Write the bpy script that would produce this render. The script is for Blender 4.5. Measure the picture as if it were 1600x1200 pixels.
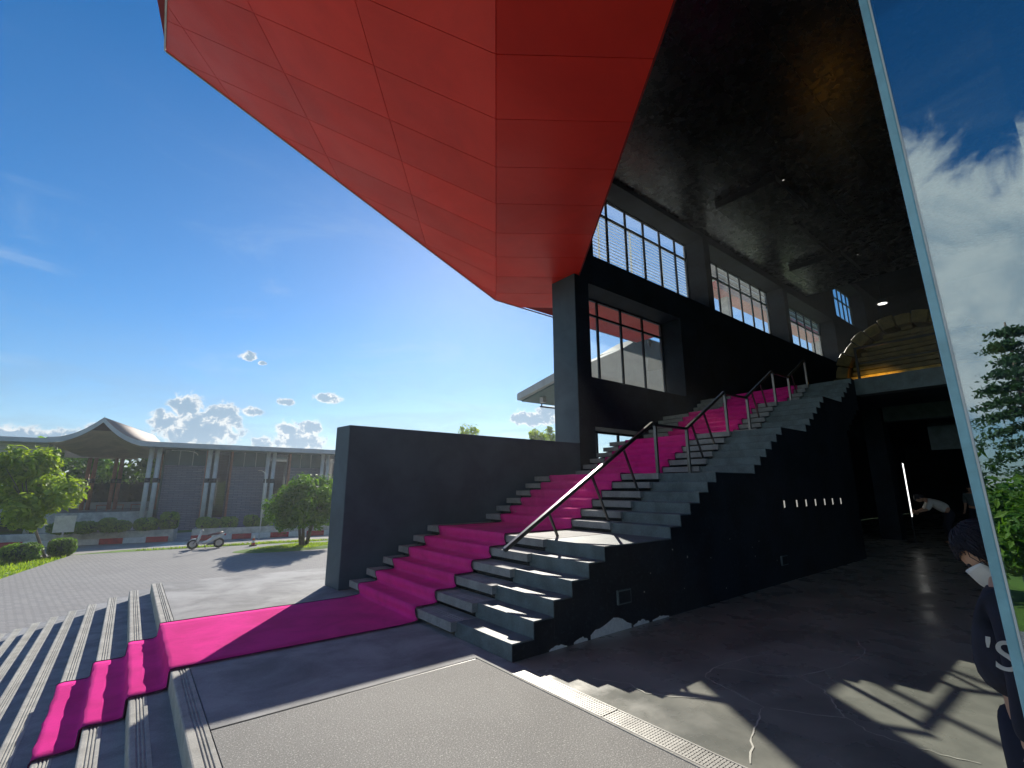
import bpy, bmesh, math, random
from mathutils import Vector, Matrix
R = math.radians
S = bpy.context.scene
for o in list(bpy.data.objects): bpy.data.objects.remove(o)
COL = S.collection

# ------------------------------------------------------------------ camera
YAW, PITCH, ROLL, EYE = R(51.45375), R(12.41374), R(-.12406), 1.55
cy, sy, cp, sp = math.cos(YAW), math.sin(YAW), math.cos(PITCH), math.sin(PITCH)
FW = Vector((cy*cp, sy*cp, sp)); RT = Vector((sy, -cy, 0)); UP = RT.cross(FW)
RT, UP = math.cos(ROLL)*RT + math.sin(ROLL)*UP, math.cos(ROLL)*UP - math.sin(ROLL)*RT
cam = bpy.data.cameras.new('camera'); camo = bpy.data.objects.new('camera', cam); COL.objects.link(camo)
cam.sensor_width = 36; cam.lens = 36*731.56/1600; cam.clip_start = .05; cam.clip_end = 2000
camo.matrix_world = Matrix(((RT.x, UP.x, -FW.x, 0), (RT.y, UP.y, -FW.y, 0), (RT.z, UP.z, -FW.z, EYE), (0, 0, 0, 1)))
S.camera = camo

# ------------------------------------------------------------------ light
SUN_AZ, SUN_EL = R(54.8), R(29.7)
SUNV = Vector((math.cos(SUN_AZ)*math.cos(SUN_EL), math.sin(SUN_AZ)*math.cos(SUN_EL), math.sin(SUN_EL)))
sl = bpy.data.lights.new('sun', 'SUN'); sl.energy = 2.5; sl.angle = R(.53); sl.color = (1, .93, .82)
so = bpy.data.objects.new('sun', sl); COL.objects.link(so)
so.rotation_euler = SUNV.to_track_quat('Z', 'Y').to_euler(); so.location = (20, 30, 40)
S.render.engine = 'CYCLES'
S.view_settings.view_transform = 'Standard'; S.view_settings.look = 'None'
S.view_settings.exposure = 1.4; S.view_settings.gamma = 1; S.view_settings.use_curve_mapping = False
S.cycles.max_bounces = 10; S.cycles.diffuse_bounces = 6; S.cycles.transparent_max_bounces = 16; S.cycles.caustics_reflective = False; S.cycles.caustics_refractive = False

W = bpy.data.worlds.new('World'); S.world = W; W.use_nodes = True
nt = W.node_tree; nt.nodes.clear()
class NB:
    def __init__(s, nt): s.nt = nt
    def n(s, t, **k):
        x = s.nt.nodes.new(t)
        for a, b in k.items(): setattr(x, a, b)
        return x
    def set(s, inp, v):
        if hasattr(v, 'is_linked') or isinstance(v, bpy.types.NodeSocket): s.nt.links.new(v, inp)
        else: inp.default_value = v
    def m(s, op, a, b=0.0, c=None, clamp=False):
        x = s.n('ShaderNodeMath', operation=op, use_clamp=clamp); s.set(x.inputs[0], a); s.set(x.inputs[1], b)
        if c is not None: s.set(x.inputs[2], c)
        return x.outputs[0]
    def ramp(s, v, a, b, lo=0.0, hi=1.0):
        x = s.n('ShaderNodeMapRange', interpolation_type='SMOOTHSTEP'); s.set(x.inputs[0], v)
        for i, q in enumerate((a, b, lo, hi)): x.inputs[i+1].default_value = q
        return x.outputs[0]
    def mix(s, f, a, b):
        x = s.n('ShaderNodeMix', data_type='RGBA'); s.set(x.inputs[0], f)
        for i, q in ((6, a), (7, b)):
            if isinstance(q, tuple): q = (*q[:3], 1)
            s.set(x.inputs[i], q)
        return x.outputs[2]
    def noise(s, vec, scale, detail=4, rough=.55, dist=0.0):
        x = s.n('ShaderNodeTexNoise'); s.set(x.inputs['Vector'], vec)
        x.inputs['Scale'].default_value = scale; x.inputs['Detail'].default_value = detail
        x.inputs['Roughness'].default_value = rough; x.inputs['Distortion'].default_value = dist
        return x.outputs[0]
    def comb(s, a, b, c=0.0):
        x = s.n('ShaderNodeCombineXYZ')
        for i, q in enumerate((a, b, c)): s.set(x.inputs[i], q)
        return x.outputs[0]
b = NB(nt)
sky = b.n('ShaderNodeTexSky', sky_type='NISHITA'); sky.sun_disc = False
sky.sun_elevation = SUN_EL; sky.sun_rotation = math.pi/2 - SUN_AZ; sky.altitude = 0
sky.air_density = 1.0; sky.dust_density = .13; sky.ozone_density = 4.5
tc = b.n('ShaderNodeTexCoord'); sep = b.n('ShaderNodeSeparateXYZ'); nt.links.new(tc.outputs['Generated'], sep.inputs[0])
dx, dy, dz = sep.outputs
az = b.m('MULTIPLY', b.m('ARCTAN2', dy, dx), 180/math.pi)
el = b.m('MULTIPLY', b.m('ARCSINE', dz), 180/math.pi)
ae = b.comb(az, el)
# cumulus: (azimuth, elevation, half width, half height) in degrees
CU = [(85.2, 5.6, 4.2, 2.5), (86.6, 7.9, 1.6, 1.7), (83.4, 7.3, 1.9, 1.6), (88.2, 6.4, 1.5, 1.3), (80.9, 7.9, 1.1, .7), (75.8, 4.9, 3.0, 1.8), (74.8, 6.4, 1.5, 1.1), (77.2, 6.2, 1.4, 1.1), (79.4, 4.4, 1.3, 1.2),
      (73.2, 9.9, 1.7, .75), (77.6, 9.2, 1.0, .5), (81.7, 13.7, 1.0, .65), (80.4, 13.2, .5, .3), (48.6, 8.0, 3.2, 1.2), (47.0, 8.9, 2.0, 1.0), (50.4, 8.2, 1.4, 1.2), (57.5, 5.6, 2.2, .7),
      (98, 3.8, 6.5, 1.5), (92.5, 5.0, 2.0, 1.0), (108, 5.0, 5.5, 2.6), (120, 6.0, 6.5, 3.2), (136, 8, 8, 5),
      (168, 15, 14, 19), (155, 12, 11, 12), (184, 14, 13, 16), (-160, 13, 14, 11), (-130, 11, 13, 9), (-95, 9, 12, 7), (-60, 8, 12, 6), (-25, 8, 12, 6), (5, 7, 10, 5), (28, 7, 4, 2.5)]
field = None; big = None
for (a, e, w, h) in CU:
    da = b.m('WRAP', b.m('SUBTRACT', az, a), 180.0, -180.0)
    u = b.m('DIVIDE', da, w); dv = b.m('SUBTRACT', el, e)
    # flat-bottomed: the lower half is squeezed
    v = b.m('DIVIDE', b.m('MAXIMUM', dv, b.m('MULTIPLY', dv, -1.3)), h)
    q = b.m('SUBTRACT', 1.0, b.m('SQRT', b.m('ADD', b.m('MULTIPLY', u, u), b.m('MULTIPLY', v, v))))
    if w >= 8: big = q if big is None else b.m('MAXIMUM', big, q)
    else: field = q if field is None else b.m('MAXIMUM', field, q)
field = b.m('MAXIMUM', field, -1.0); big = b.m('MAXIMUM', big, -1.0)
n1 = b.noise(ae, .95, 9, .66, .4); n2 = b.noise(ae, 2.2, 5, .6, .2); n3 = b.noise(ae, .16, 9, .6, .5)
d1 = b.m('ADD', b.m('MULTIPLY', field, 1.7), b.m('MULTIPLY', b.m('SUBTRACT', n1, .5), 3.0))
d2 = b.m('ADD', b.m('MULTIPLY', big, 1.9), b.m('MULTIPLY', b.m('SUBTRACT', n3, .5), 2.2))
dens = b.m('MAXIMUM', d1, d2)
dens = b.m('ADD', dens, b.m('MULTIPLY', b.m('SUBTRACT', n2, .5), b.m('SUBTRACT', .35, b.m('MULTIPLY', b.m('GREATER_THAN', d2, d1), .28))))
alpha = b.ramp(dens, -.02, .5)
lump = b.m('ADD', b.m('MULTIPLY', b.m('SUBTRACT', n1, .5), 1.8), b.m('MULTIPLY', b.m('SUBTRACT', n2, .5), 1.2))
body = b.ramp(b.m('ADD', b.m('MULTIPLY', dens, .75), lump), .12, .75)
body2 = b.ramp(b.m('ADD', b.m('MULTIPLY', d2, .5), b.m('MULTIPLY', b.m('SUBTRACT', n3, .5), 1.6)), .1, 1.0)
isbig = b.m('GREATER_THAN', d2, d1)
ccol = b.mix(isbig, b.mix(body, (6.4, 6.6, 6.6), (1.9, 3.0, 4.1)), b.mix(body2, (6.2, 6.4, 6.4), (3.2, 4.0, 4.7)))
# thin high cloud and the pale bands over the horizon
stv = b.n('ShaderNodeVectorMath', operation='MULTIPLY'); nt.links.new(ae, stv.inputs[0]); stv.inputs[1].default_value = (.045, .16, 1)
cir = b.ramp(b.noise(stv.outputs[0], 1.0, 6, .6, 1.2), .5, .8)
cir = b.m('MULTIPLY', cir, b.m('MULTIPLY', b.ramp(el, 2, 10), b.ramp(el, 40, 17)))
low = b.m('MULTIPLY', b.ramp(el, 19, 4), b.m('ADD', .45, b.m('MULTIPLY', .55, b.ramp(b.noise(stv.outputs[0], 2.3, 5, .6, .6), .36, .66))))
hs = b.n('ShaderNodeHueSaturation'); nt.links.new(sky.outputs[0], hs.inputs['Color']); hs.inputs['Saturation'].default_value = 1.28; hs.inputs['Value'].default_value = .88
c1 = b.mix(b.m('MULTIPLY', cir, .3), hs.outputs[0], (4.2, 5.0, 5.8))
c2 = b.mix(b.m('MULTIPLY', low, .55), c1, (2.0, 3.1, 4.2))
c3 = b.mix(alpha, c2, ccol)
bg = b.n('ShaderNodeBackground'); nt.links.new(c3, bg.inputs[0]); bg.inputs[1].default_value = .055
out = b.n('ShaderNodeOutputWorld'); nt.links.new(bg.outputs[0], out.inputs[0])

# ------------------------------------------------------------------ materials
def newmat(name):
    m = bpy.data.materials.new(name); m.use_nodes = True; t = m.node_tree; t.nodes.clear()
    k = NB(t); o = k.n('ShaderNodeOutputMaterial'); p = k.n('ShaderNodeBsdfPrincipled'); t.links.new(p.outputs[0], o.inputs[0])
    g = k.n('ShaderNodeNewGeometry')
    return m, k, p, o, g.outputs['Position']
def mat(name, c, rough=.7, var=.25, scale=3, bump=0.0, bscale=40, metal=0.0, spec=.5, c2=None, grain=0.0, gscale=150, rvar=0.0):
    m, k, p, o, pos = newmat(name)
    d = c2 or tuple(x*(1-var) for x in c); e = tuple(min(1, x*(1+var)) for x in c) if c2 is None else c
    col = k.mix(k.ramp(k.noise(pos, scale, 6, .62, .4), .3, .7), d, e)
    if grain:
        gn = k.ramp(k.noise(pos, gscale, 2, .6), .3, .7)
        col = k.mix(k.m('MULTIPLY', gn, grain), col, tuple(x*.35 for x in c))
        g2 = k.ramp(k.noise(pos, gscale*.71, 2, .5), .58, .7)
        col = k.mix(k.m('MULTIPLY', g2, grain*.8), col, tuple(min(1, x*2.0+.05) for x in c))
    k.set(p.inputs['Base Color'], col); p.inputs['Metallic'].default_value = metal; p.inputs['Specular IOR Level'].default_value = spec
    if rvar: k.set(p.inputs['Roughness'], k.ramp(k.noise(pos, scale*1.7, 5, .6), .3, .7, max(0, rough-rvar), min(1, rough+rvar)))
    else: p.inputs['Roughness'].default_value = rough
    if bump:
        bn = k.n('ShaderNodeBump'); bn.inputs['Strength'].default_value = bump; bn.inputs['Distance'].default_value = .02
        k.set(bn.inputs['Height'], k.noise(pos, bscale, 4, .6)); k.set(p.inputs['Normal'], bn.outputs[0])
    return m
M = {}
M['concrete'] = mat('smooth_concrete', (.3, .306, .306), .8, .34, 1.3, .12, 60, grain=.15, gscale=90)
M['nosing'] = mat('nosing_concrete', (.42, .42, .385), .85, .2, 5, .25, 70, grain=.25, gscale=120)
M['tread'] = mat('tread_concrete', (.29, .3, .31), .85, .25, 3, .2, 60, grain=.2, gscale=120)
M['slab'] = mat('slab_concrete', (.3, .31, .31), .75, .22, 4, .15, 60, grain=.25, gscale=110)
M['dark_step'] = mat('dark_painted_concrete', (.115, .16, .175), .6, .3, 3.5, .12, 45, grain=.25, gscale=80)
M['granular'] = mat('washed_gravel_floor', (.33, .33, .31), .8, .12, .9, .35, 220, grain=.8, gscale=130)
M['hall_floor'] = mat('polished_concrete', (.36, .365, .315), .3, .3, 1.3, .03, 30, c2=(.2, .21, .185), rvar=.1)
M['crack'] = mat('pale_crack', (.62, .62, .54), .9, .1)
M['black_wall'] = mat('black_paint', (.015, .021, .031), .6, .45, 1.4, .12, 30, spec=.25, grain=.3, gscale=38)
M['blue_black'] = mat('blue_black_paint', (.055, .092, .118), .6, .2, 1.3, .1, 45)
M['ceiling'] = mat('black_ceiling_paint', (.012, .012, .011), .27, .35, 3, .045, 9, spec=.9, rvar=.05)
M['black_metal'] = mat('black_metal', (.012, .013, .015), .45, .1, metal=.3)
M['steel'] = mat('brushed_steel', (.15, .147, .145), .3, .15, 6, metal=1.0)
M['grate'] = mat('galvanised_grate', (.33, .33, .31), .55, .2, 8, metal=.4)
M['red_left'] = mat('red_panel_paint', (.95, .045, .024), .42, .14, .5, .03, 30, spec=.3, rvar=.08)
def per_piece(m, amt):          # each panel a slightly different batch of paint
    t = m.node_tree; k = NB(t); p = [n for n in t.nodes if n.type == 'BSDF_PRINCIPLED'][0]; src = p.inputs['Base Color'].links[0].from_socket
    oi = k.n('ShaderNodeObjectInfo'); h = k.n('ShaderNodeHueSaturation'); t.links.new(src, h.inputs['Color'])
    k.set(h.inputs['Value'], k.m('ADD', 1-amt, k.m('MULTIPLY', oi.outputs['Random'], 2*amt*.7))); t.links.new(h.outputs[0], p.inputs['Base Color'])
per_piece(M['red_left'], .12)
M['red_joint'] = mat('dark_red_joint', (.26, .012, .01), .8, .1)
M['trim'] = mat('pale_edge_trim', (.55, .52, .5), .4, .1, metal=.4)
M['carpet'] = mat('pink_carpet', (.95, .035, .34), .95, .16, 2.2, .5, 260, spec=.15, grain=.22, gscale=240)
M['carpet_edge'] = mat('carpet_backing', (.1, .02, .07), .95, .1)
M['white_paint'] = mat('white_paint', (.72, .72, .69), .6, .1, 4)
M['old_white'] = mat('weathered_white_paint', (.55, .54, .48), .8, .25, 2.5, .1, 30)
M['red_paint'] = mat('kerb_red_paint', (.5, .045, .05), .7, .2, 4)
M['roof'] = mat('pale_brown_roof', (.33, .25, .2), .7, .12, 2)
M['fascia'] = mat('grey_fascia', (.6, .61, .6), .6, .1, 1)
M['soffit'] = mat('tan_soffit', (.8, .6, .45), .7, .1, 1)
M['column'] = mat('pale_column', (.62, .64, .62), .55, .1, 2)
M['collar'] = mat('dark_collar', (.04, .045, .05), .5)
M['wood'] = mat('reddish_timber', (.42, .19, .13), .6, .2, 5)
M['lit_wood'] = mat('lit_golden_wood', (.75, .42, .06), .4, .35, 4, .3, 20)  # warm lamp glow put into the colour of the golden wood
M['unlit_wood'] = mat('unlit_olive_wood', (.2, .135, .03), .45, .35, 4, .3, 20)  # same wood away from the glow, its shade put into the colour
M['bark'] = mat('bark', (.17, .13, .1), .9, .3, 12, .5, 40)
M['soil'] = mat('soil', (.1, .07, .045), .95, .2, 6)
M['grass'] = mat('lawn', (.13, .25, .025), .9, .3, 2.5, .3, 60, c2=(.09, .17, .02))
M['road'] = mat('asphalt', (.32, .3, .27), .85, .12, 2, .2, 80)
M['tyre'] = mat('tyre_rubber', (.012, .012, .013), .8)
M['seat'] = mat('maroon_seat', (.1, .02, .025), .5)
M['dark_cloth'] = mat('dark_cloth', (.011, .014, .03), .85, .2, 20)
M['white_cloth'] = mat('white_cloth', (.72, .71, .68), .85, .08, 10, .1, 60)
M['hair'] = mat('dark_hair', (.012, .011, .02), .6, .2, 30, .3, 120)
M['skin'] = mat('skin', (.5, .29, .19), .55, .08, 10)
M['teal'] = mat('teal_glass_edge', (.3, .56, .62), .25, .15, 6)
M['plaster'] = mat('bare_plaster', (.8, .8, .76), .9, .1, 20, .3, 60)
M['orange'] = mat('orange_plastic', (.6, .08, .02), .5)
M['louver'] = mat('white_louver', (.78, .8, .78), .5, .05)
def translucent(m, col, f):
    t = m.node_tree; k = NB(t); o = [n for n in t.nodes if n.type == 'OUTPUT_MATERIAL'][0]; src = o.inputs[0].links[0].from_socket
    tl = k.n('ShaderNodeBsdfTranslucent'); tl.inputs[0].default_value = (*col, 1); mx = k.n('ShaderNodeMixShader'); mx.inputs[0].default_value = f
    t.links.new(src, mx.inputs[1]); t.links.new(tl.outputs[0], mx.inputs[2]); t.links.new(mx.outputs[0], o.inputs[0])
translucent(M['louver'], (.85, .88, .86), .55)
M['brown_louver'] = mat('brown_louver', (.13, .075, .06), .6)
M['annex'] = mat('grey_render', (.42, .46, .45), .8, .12, 1)
M['annex_dark'] = mat('dark_teal_cladding', (.05, .12, .12), .6, .15, 1)

def glassmat(name, refl, tint, rough=.0, gcol=(1, 1, 1)):
    m = bpy.data.materials.new(name); m.use_nodes = True; t = m.node_tree; t.nodes.clear(); k = NB(t)
    o = k.n('ShaderNodeOutputMaterial'); g = k.n('ShaderNodeBsdfGlossy'); tr = k.n('ShaderNodeBsdfTransparent'); mx = k.n('ShaderNodeMixShader')
    g.inputs['Color'].default_value = (*gcol, 1); g.inputs['Roughness'].default_value = rough; tr.inputs[0].default_value = (*tint, 1)
    fr = k.n('ShaderNodeFresnel'); fr.inputs[0].default_value = 1.5
    k.set(mx.inputs[0], k.m('ADD', fr.outputs[0], refl, clamp=True))
    t.links.new(tr.outputs[0], mx.inputs[1]); t.links.new(g.outputs[0], mx.inputs[2]); t.links.new(mx.outputs[0], o.inputs[0])
    return m
M['pane'] = glassmat('clear_window_glass', .0, (.93, .97, .95))
translucent(M['pane'], (.8, .86, .84), .11)      # dusty glass; its white mix also gives the panes a pale glow
M['mirror_pane'] = glassmat('coated_door_glass', .37, (.55, .66, .66), 0, (.78, .9, .95))
M['far_glass'] = glassmat('far_building_glass', .12, (.25, .35, .36), .02)
def emat(name, c, s):
    m = bpy.data.materials.new(name); m.use_nodes = True; t = m.node_tree; t.nodes.clear(); k = NB(t)
    o = k.n('ShaderNodeOutputMaterial'); e = k.n('ShaderNodeEmission'); e.inputs[0].default_value = (*c, 1); e.inputs[1].default_value = s
    t.links.new(e.outputs[0], o.inputs[0]); return m
M['tube'] = emat('lit_tube', (1, 1, .95), 1.0)
M['lamp'] = emat('lit_lamp', (1, .98, .9), .16)
M['downlight'] = emat('lit_downlight', (1, .98, .92), 1.0)

def brickmat(name, c1, c2, mortar, sx, sz, axis='XZ', rot=0.0, msize=.02, bump=.5, rough=.85):
    m, k, p, o, pos = newmat(name)
    sp_ = k.n('ShaderNodeSeparateXYZ'); k.set(sp_.inputs[0], pos)
    u, v = (sp_.outputs[0], sp_.outputs[2]) if axis == 'XZ' else (sp_.outputs[0], sp_.outputs[1])
    if rot:
        u, v = (k.m('SUBTRACT', k.m('MULTIPLY', u, math.cos(rot)), k.m('MULTIPLY', v, math.sin(rot))),
                k.m('ADD', k.m('MULTIPLY', u, math.sin(rot)), k.m('MULTIPLY', v, math.cos(rot))))
    br = k.n('ShaderNodeTexBrick'); k.set(br.inputs['Vector'], k.comb(u, v))
    br.inputs['Color1'].default_value = (*c1, 1); br.inputs['Color2'].default_value = (*c2, 1); br.inputs['Mortar'].default_value = (*mortar, 1)
    br.inputs['Scale'].default_value = 1; br.inputs['Brick Width'].default_value = sx; br.inputs['Row Height'].default_value = sz
    br.inputs['Mortar Size'].default_value = msize; br.inputs['Bias'].default_value = -.2
    col = k.mix(k.m('MULTIPLY', k.ramp(k.noise(pos, .35, 5, .6), .35, .7), .35), br.outputs[0], tuple(x*.6 for x in c1))
    k.set(p.inputs['Base Color'], col); p.inputs['Roughness'].default_value = rough
    bn = k.n('ShaderNodeBump'); bn.inputs['Strength'].default_value = bump; bn.inputs['Distance'].default_value = .02; bn.invert = True
    k.set(bn.inputs['Height'], br.outputs[1]); k.set(p.inputs['Normal'], bn.outputs[0])
    return m
M['pavers'] = brickmat('interlocking_pavers', (.33, .322, .31), (.26, .26, .26), (.16, .16, .16), .23, .12, 'XY', R(35), .012, .45)
M['slate'] = brickmat('stacked_slate', (.2, .225, .29), (.31, .325, .38), (.09, .095, .12), .7, .14, 'XZ', 0, .02, .8)

def leafmat(name, a, c, tr=.35):
    m = bpy.data.materials.new(name); m.use_nodes = True; t = m.node_tree; t.nodes.clear(); k = NB(t)
    o = k.n('ShaderNodeOutputMaterial'); p = k.n('ShaderNodeBsdfPrincipled'); tl = k.n('ShaderNodeBsdfTranslucent'); mx = k.n('ShaderNodeMixShader')
    g = k.n('ShaderNodeNewGeometry')
    at = k.n('ShaderNodeAttribute', attribute_name='leaf'); 
    col = k.mix(at.outputs['Fac'], a, c)
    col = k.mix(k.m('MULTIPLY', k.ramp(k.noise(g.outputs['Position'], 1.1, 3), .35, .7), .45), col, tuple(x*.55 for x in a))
    k.set(p.inputs['Base Color'], col); p.inputs['Roughness'].default_value = .55
    tc_ = k.n('ShaderNodeMix', data_type='RGBA', blend_type='MULTIPLY'); tc_.inputs[0].default_value = 1
    k.set(tc_.inputs[6], col); tc_.inputs[7].default_value = (1.5, 1.6, .6, 1); k.set(tl.inputs[0], tc_.outputs[2])
    mx.inputs[0].default_value = tr
    t.links.new(p.outputs[0], mx.inputs[1]); t.links.new(tl.outputs[0], mx.inputs[2]); t.links.new(mx.outputs[0], o.inputs[0])
    return m
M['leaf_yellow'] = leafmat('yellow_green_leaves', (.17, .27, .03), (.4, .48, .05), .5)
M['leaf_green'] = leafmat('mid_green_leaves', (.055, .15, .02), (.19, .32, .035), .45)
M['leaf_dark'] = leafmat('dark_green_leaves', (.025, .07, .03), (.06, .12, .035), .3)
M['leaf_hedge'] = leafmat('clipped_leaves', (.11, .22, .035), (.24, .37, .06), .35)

# ------------------------------------------------------------------ mesh helpers
WL = {}
class MB:
    def __init__(s): s.v = []; s.f = []
    def add(s, vs, fs):
        n = len(s.v); s.v += [Vector(q) for q in vs]; s.f += [tuple(i+n for i in f) for f in fs]; return s
    def box(s, x0, x1, y0, y1, z0, z1):
        return s.add([(x0,y0,z0),(x1,y0,z0),(x1,y1,z0),(x0,y1,z0),(x0,y0,z1),(x1,y0,z1),(x1,y1,z1),(x0,y1,z1)],
                     [(0,3,2,1),(4,5,6,7),(0,1,5,4),(1,2,6,5),(2,3,7,6),(3,0,4,7)])
    def prism(s, poly, ext):
        """poly: 3D points (a planar ring), ext: extrusion vector"""
        n = len(poly); e = Vector(ext); P = [Vector(p) for p in poly]
        return s.add(P + [p+e for p in P], [tuple(range(n))[::-1], tuple(range(n, 2*n))] + [(i, (i+1) % n, n+(i+1) % n, n+i) for i in range(n)])
    def tube(s, pts, r, seg=8, r2=None, cap=True):
        P = [Vector(p) for p in pts]; n = len(P); base = len(s.v); vs = []; fs = []
        for i, p in enumerate(P):
            d = (P[min(i+1, n-1)] - P[max(i-1, 0)]).normalized()
            a = d.cross(Vector((0, 0, 1)) if abs(d.z) < .95 else Vector((1, 0, 0))).normalized(); c = d.cross(a)
            rr = r + ((r2 if r2 is not None else r)-r)*i/max(1, n-1)
            for k in range(seg):
                t = 2*math.pi*k/seg; vs.append(p + a*math.cos(t)*rr + c*math.sin(t)*rr)
        for i in range(n-1):
            for k in range(seg): fs.append((i*seg+k, i*seg+(k+1) % seg, (i+1)*seg+(k+1) % seg, (i+1)*seg+k))
        if cap: fs += [tuple(range(seg))[::-1], tuple((n-1)*seg+k for k in range(seg))]
        return s.add(vs, fs)
    def bar(s, a, c, w, h=None):
        """square bar from a to c"""
        a, c = Vector(a), Vector(c); d = (c-a).normalized(); h = h or w
        x = d.cross(Vector((0, 1, 0)) if abs(d.y) < .9 else Vector((0, 0, 1))).normalized(); y = d.cross(x)
        q = [x*(w/2)+y*(h/2), x*(-w/2)+y*(h/2), x*(-w/2)-y*(h/2), x*(w/2)-y*(h/2)]
        return s.prism([a+k for k in q], c-a)
    def sphere(s, c, rx, ry, rz, nu=16, nv=10, pw=1.0):
        vs = []; fs = []
        sg = lambda t: math.copysign(abs(t)**pw, t)
        for i in range(nv+1):
            ph = -math.pi/2 + math.pi*i/nv
            for k in range(nu):
                t = 2*math.pi*k/nu
                vs.append((c[0]+rx*sg(math.cos(ph))*sg(math.cos(t)), c[1]+ry*sg(math.cos(ph))*sg(math.sin(t)), c[2]+rz*sg(math.sin(ph))))
        for i in range(nv):
            for k in range(nu): fs.append((i*nu+k, i*nu+(k+1) % nu, (i+1)*nu+(k+1) % nu, (i+1)*nu+k))
        return s.add(vs, fs)
    def torus(s, c, R_, r, axis, nu=24, nv=8):
        ax = Vector(axis).normalized(); a = ax.cross(Vector((0, 0, 1)) if abs(ax.z) < .9 else Vector((1, 0, 0))).normalized(); e = ax.cross(a); vs = []; fs = []
        for i in range(nu):
            t = 2*math.pi*i/nu; d = a*math.cos(t)+e*math.sin(t)
            for k in range(nv):
                u = 2*math.pi*k/nv; vs.append(Vector(c)+d*(R_+r*math.cos(u))+ax*r*math.sin(u))
        for i in range(nu):
            for k in range(nv): fs.append((i*nv+k, ((i+1) % nu)*nv+k, ((i+1) % nu)*nv+(k+1) % nv, i*nv+(k+1) % nv))
        return s.add(vs, fs)
    def build(s, name, m, parent=None, smooth=False, bevel=0.0, origin=None, **props):
        c = Vector(origin) if origin is not None else sum(s.v, Vector())/len(s.v)
        me = bpy.data.meshes.new(name); me.from_pydata([v-c for v in s.v], [], s.f)
        bm = bmesh.new(); bm.from_mesh(me); bmesh.ops.recalc_face_normals(bm, faces=bm.faces)
        if bevel:
            bmesh.ops.bevel(bm, geom=[e for e in bm.edges if len(e.link_faces) == 2 and e.calc_face_angle(0) > .6], offset=bevel, segments=1, affect='EDGES', clamp_overlap=True)
        bm.to_mesh(me); bm.free()
        if smooth: me.shade_smooth()
        me.materials.append(M[m] if isinstance(m, str) else m)
        o = bpy.data.objects.new(name, me); COL.objects.link(o)
        attach(o, c, parent)
        for k, v in props.items(): o[k] = v
        return o
def attach(o, c, parent):
    WL[o.name] = Vector(c)
    if parent is not None: o.parent = parent; o.location = Vector(c)-WL[parent.name]
    else: o.location = c
def thing(name, loc, label, cat, group=None):
    o = bpy.data.objects.new(name, None); COL.objects.link(o); o.empty_display_size = .2; o.location = loc; WL[o.name] = Vector(loc)
    return tag(o, label, cat, group)
def tag(o, label=None, cat=None, group=None, kind=None):
    for k, v in (('label', label), ('category', cat), ('group', group), ('kind', kind)):
        if v: o[k] = v
    return o
def box(name, m, parent, *a, bevel=0.0, **k): return MB().box(*a).build(name, m, parent, bevel=bevel, **k)
def copy_tree(o, parent=None, loc=None, label=None):
    c = o.copy(); COL.objects.link(c); c.parent = parent
    if loc is not None: c.location = loc
    if label: c['label'] = label
    WL[c.name] = Vector(c.location) + (WL[parent.name] if parent else Vector())
    for ch in list(o.children): copy_tree(ch, c)
    return c
rnd = random.Random(7)

# ------------------------------------------------------------------ ground and paving
ZG = -1.8
g = MB(); N = 400
g.add([(-N, -N, ZG-.02), (N, -N, ZG-.02), (N, N, ZG-.02), (-N, N, ZG-.02)], [(0, 1, 2, 3)]); g.build('ground', 'grass', kind='structure', label='grassy ground reaching to the horizon')
g = MB(); g.add([(-13, -30, ZG), (40, -30, ZG), (40, 33.2, ZG), (.2, 33.9, ZG), (-1.9, 33.7, ZG), (-3.4, 26.7, ZG), (-13, 18, ZG)], [tuple(range(7))])
g.build('paving', 'pavers', kind='structure', label='grey interlocking block paving below the entrance steps')
g = MB(); g.add([(-60, 35.0, ZG-.012), (60, 33.0, ZG-.012), (60, 39.5, ZG-.012), (-60, 42.5, ZG-.012)], [(0, 1, 2, 3)])
g.build('road', 'road', kind='structure', label='pale asphalt road in front of the planters')
# grass clumps on the lawn (uncountable)
def grass(name, label, spots, n, seed):
    r = random.Random(seed); v = []; f = []
    for _ in range(n):
        a, c, d = r.choice(spots); t, u = r.random(), r.random()
        if t+u > 1: t, u = 1-t, 1-u
        p = Vector(a)*(1-t-u)+Vector(c)*t+Vector(d)*u; h = r.uniform(.05, .16); an = r.uniform(0, 6.28); w = .03
        q = Vector((math.cos(an), math.sin(an), 0))*w; l = Vector((r.uniform(-.06, .06), r.uniform(-.06, .06), h))
        k = len(v); v += [p-q, p+q, p+l]; f.append((k, k+1, k+2))
    me = bpy.data.meshes.new(name); me.from_pydata(v, [], f); me.materials.append(M['leaf_yellow'])
    at = me.attributes.new('leaf', 'FLOAT', 'FACE'); at.data.foreach_set('value', [r.random() for _ in f])
    o = bpy.data.objects.new(name, me); COL.objects.link(o); tag(o, label, 'grass', kind='stuff')
z = ZG-.015
grass('grass', 'bright green grass of the lawn beside the paving', [((-3.4, 26.7, z), (-1.9, 33.7, z), (-14, 33, z)), ((-3.4, 26.7, z), (-14, 33, z), (-13, 18.5, z))], 9000, 1)
g = MB()
ring = [(8.3+2.6*math.cos(t)*1.4, 29.6+1.5*math.sin(t), ZG+.004) for t in [2*math.pi*k/24 for k in range(24)]]
ring2 = [(8.3+(x-8.3)*.8, 29.6+(y-29.6)*.8, ZG+.1) for x, y, _ in ring]
g.add(ring+ring2, [(k, (k+1) % 24, 24+(k+1) % 24, 24+k) for k in range(24)]+[tuple(range(24, 48))])
g.build('grass_bed', 'grass', kind='structure', label='low grass mound round the multi-stemmed tree')
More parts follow.
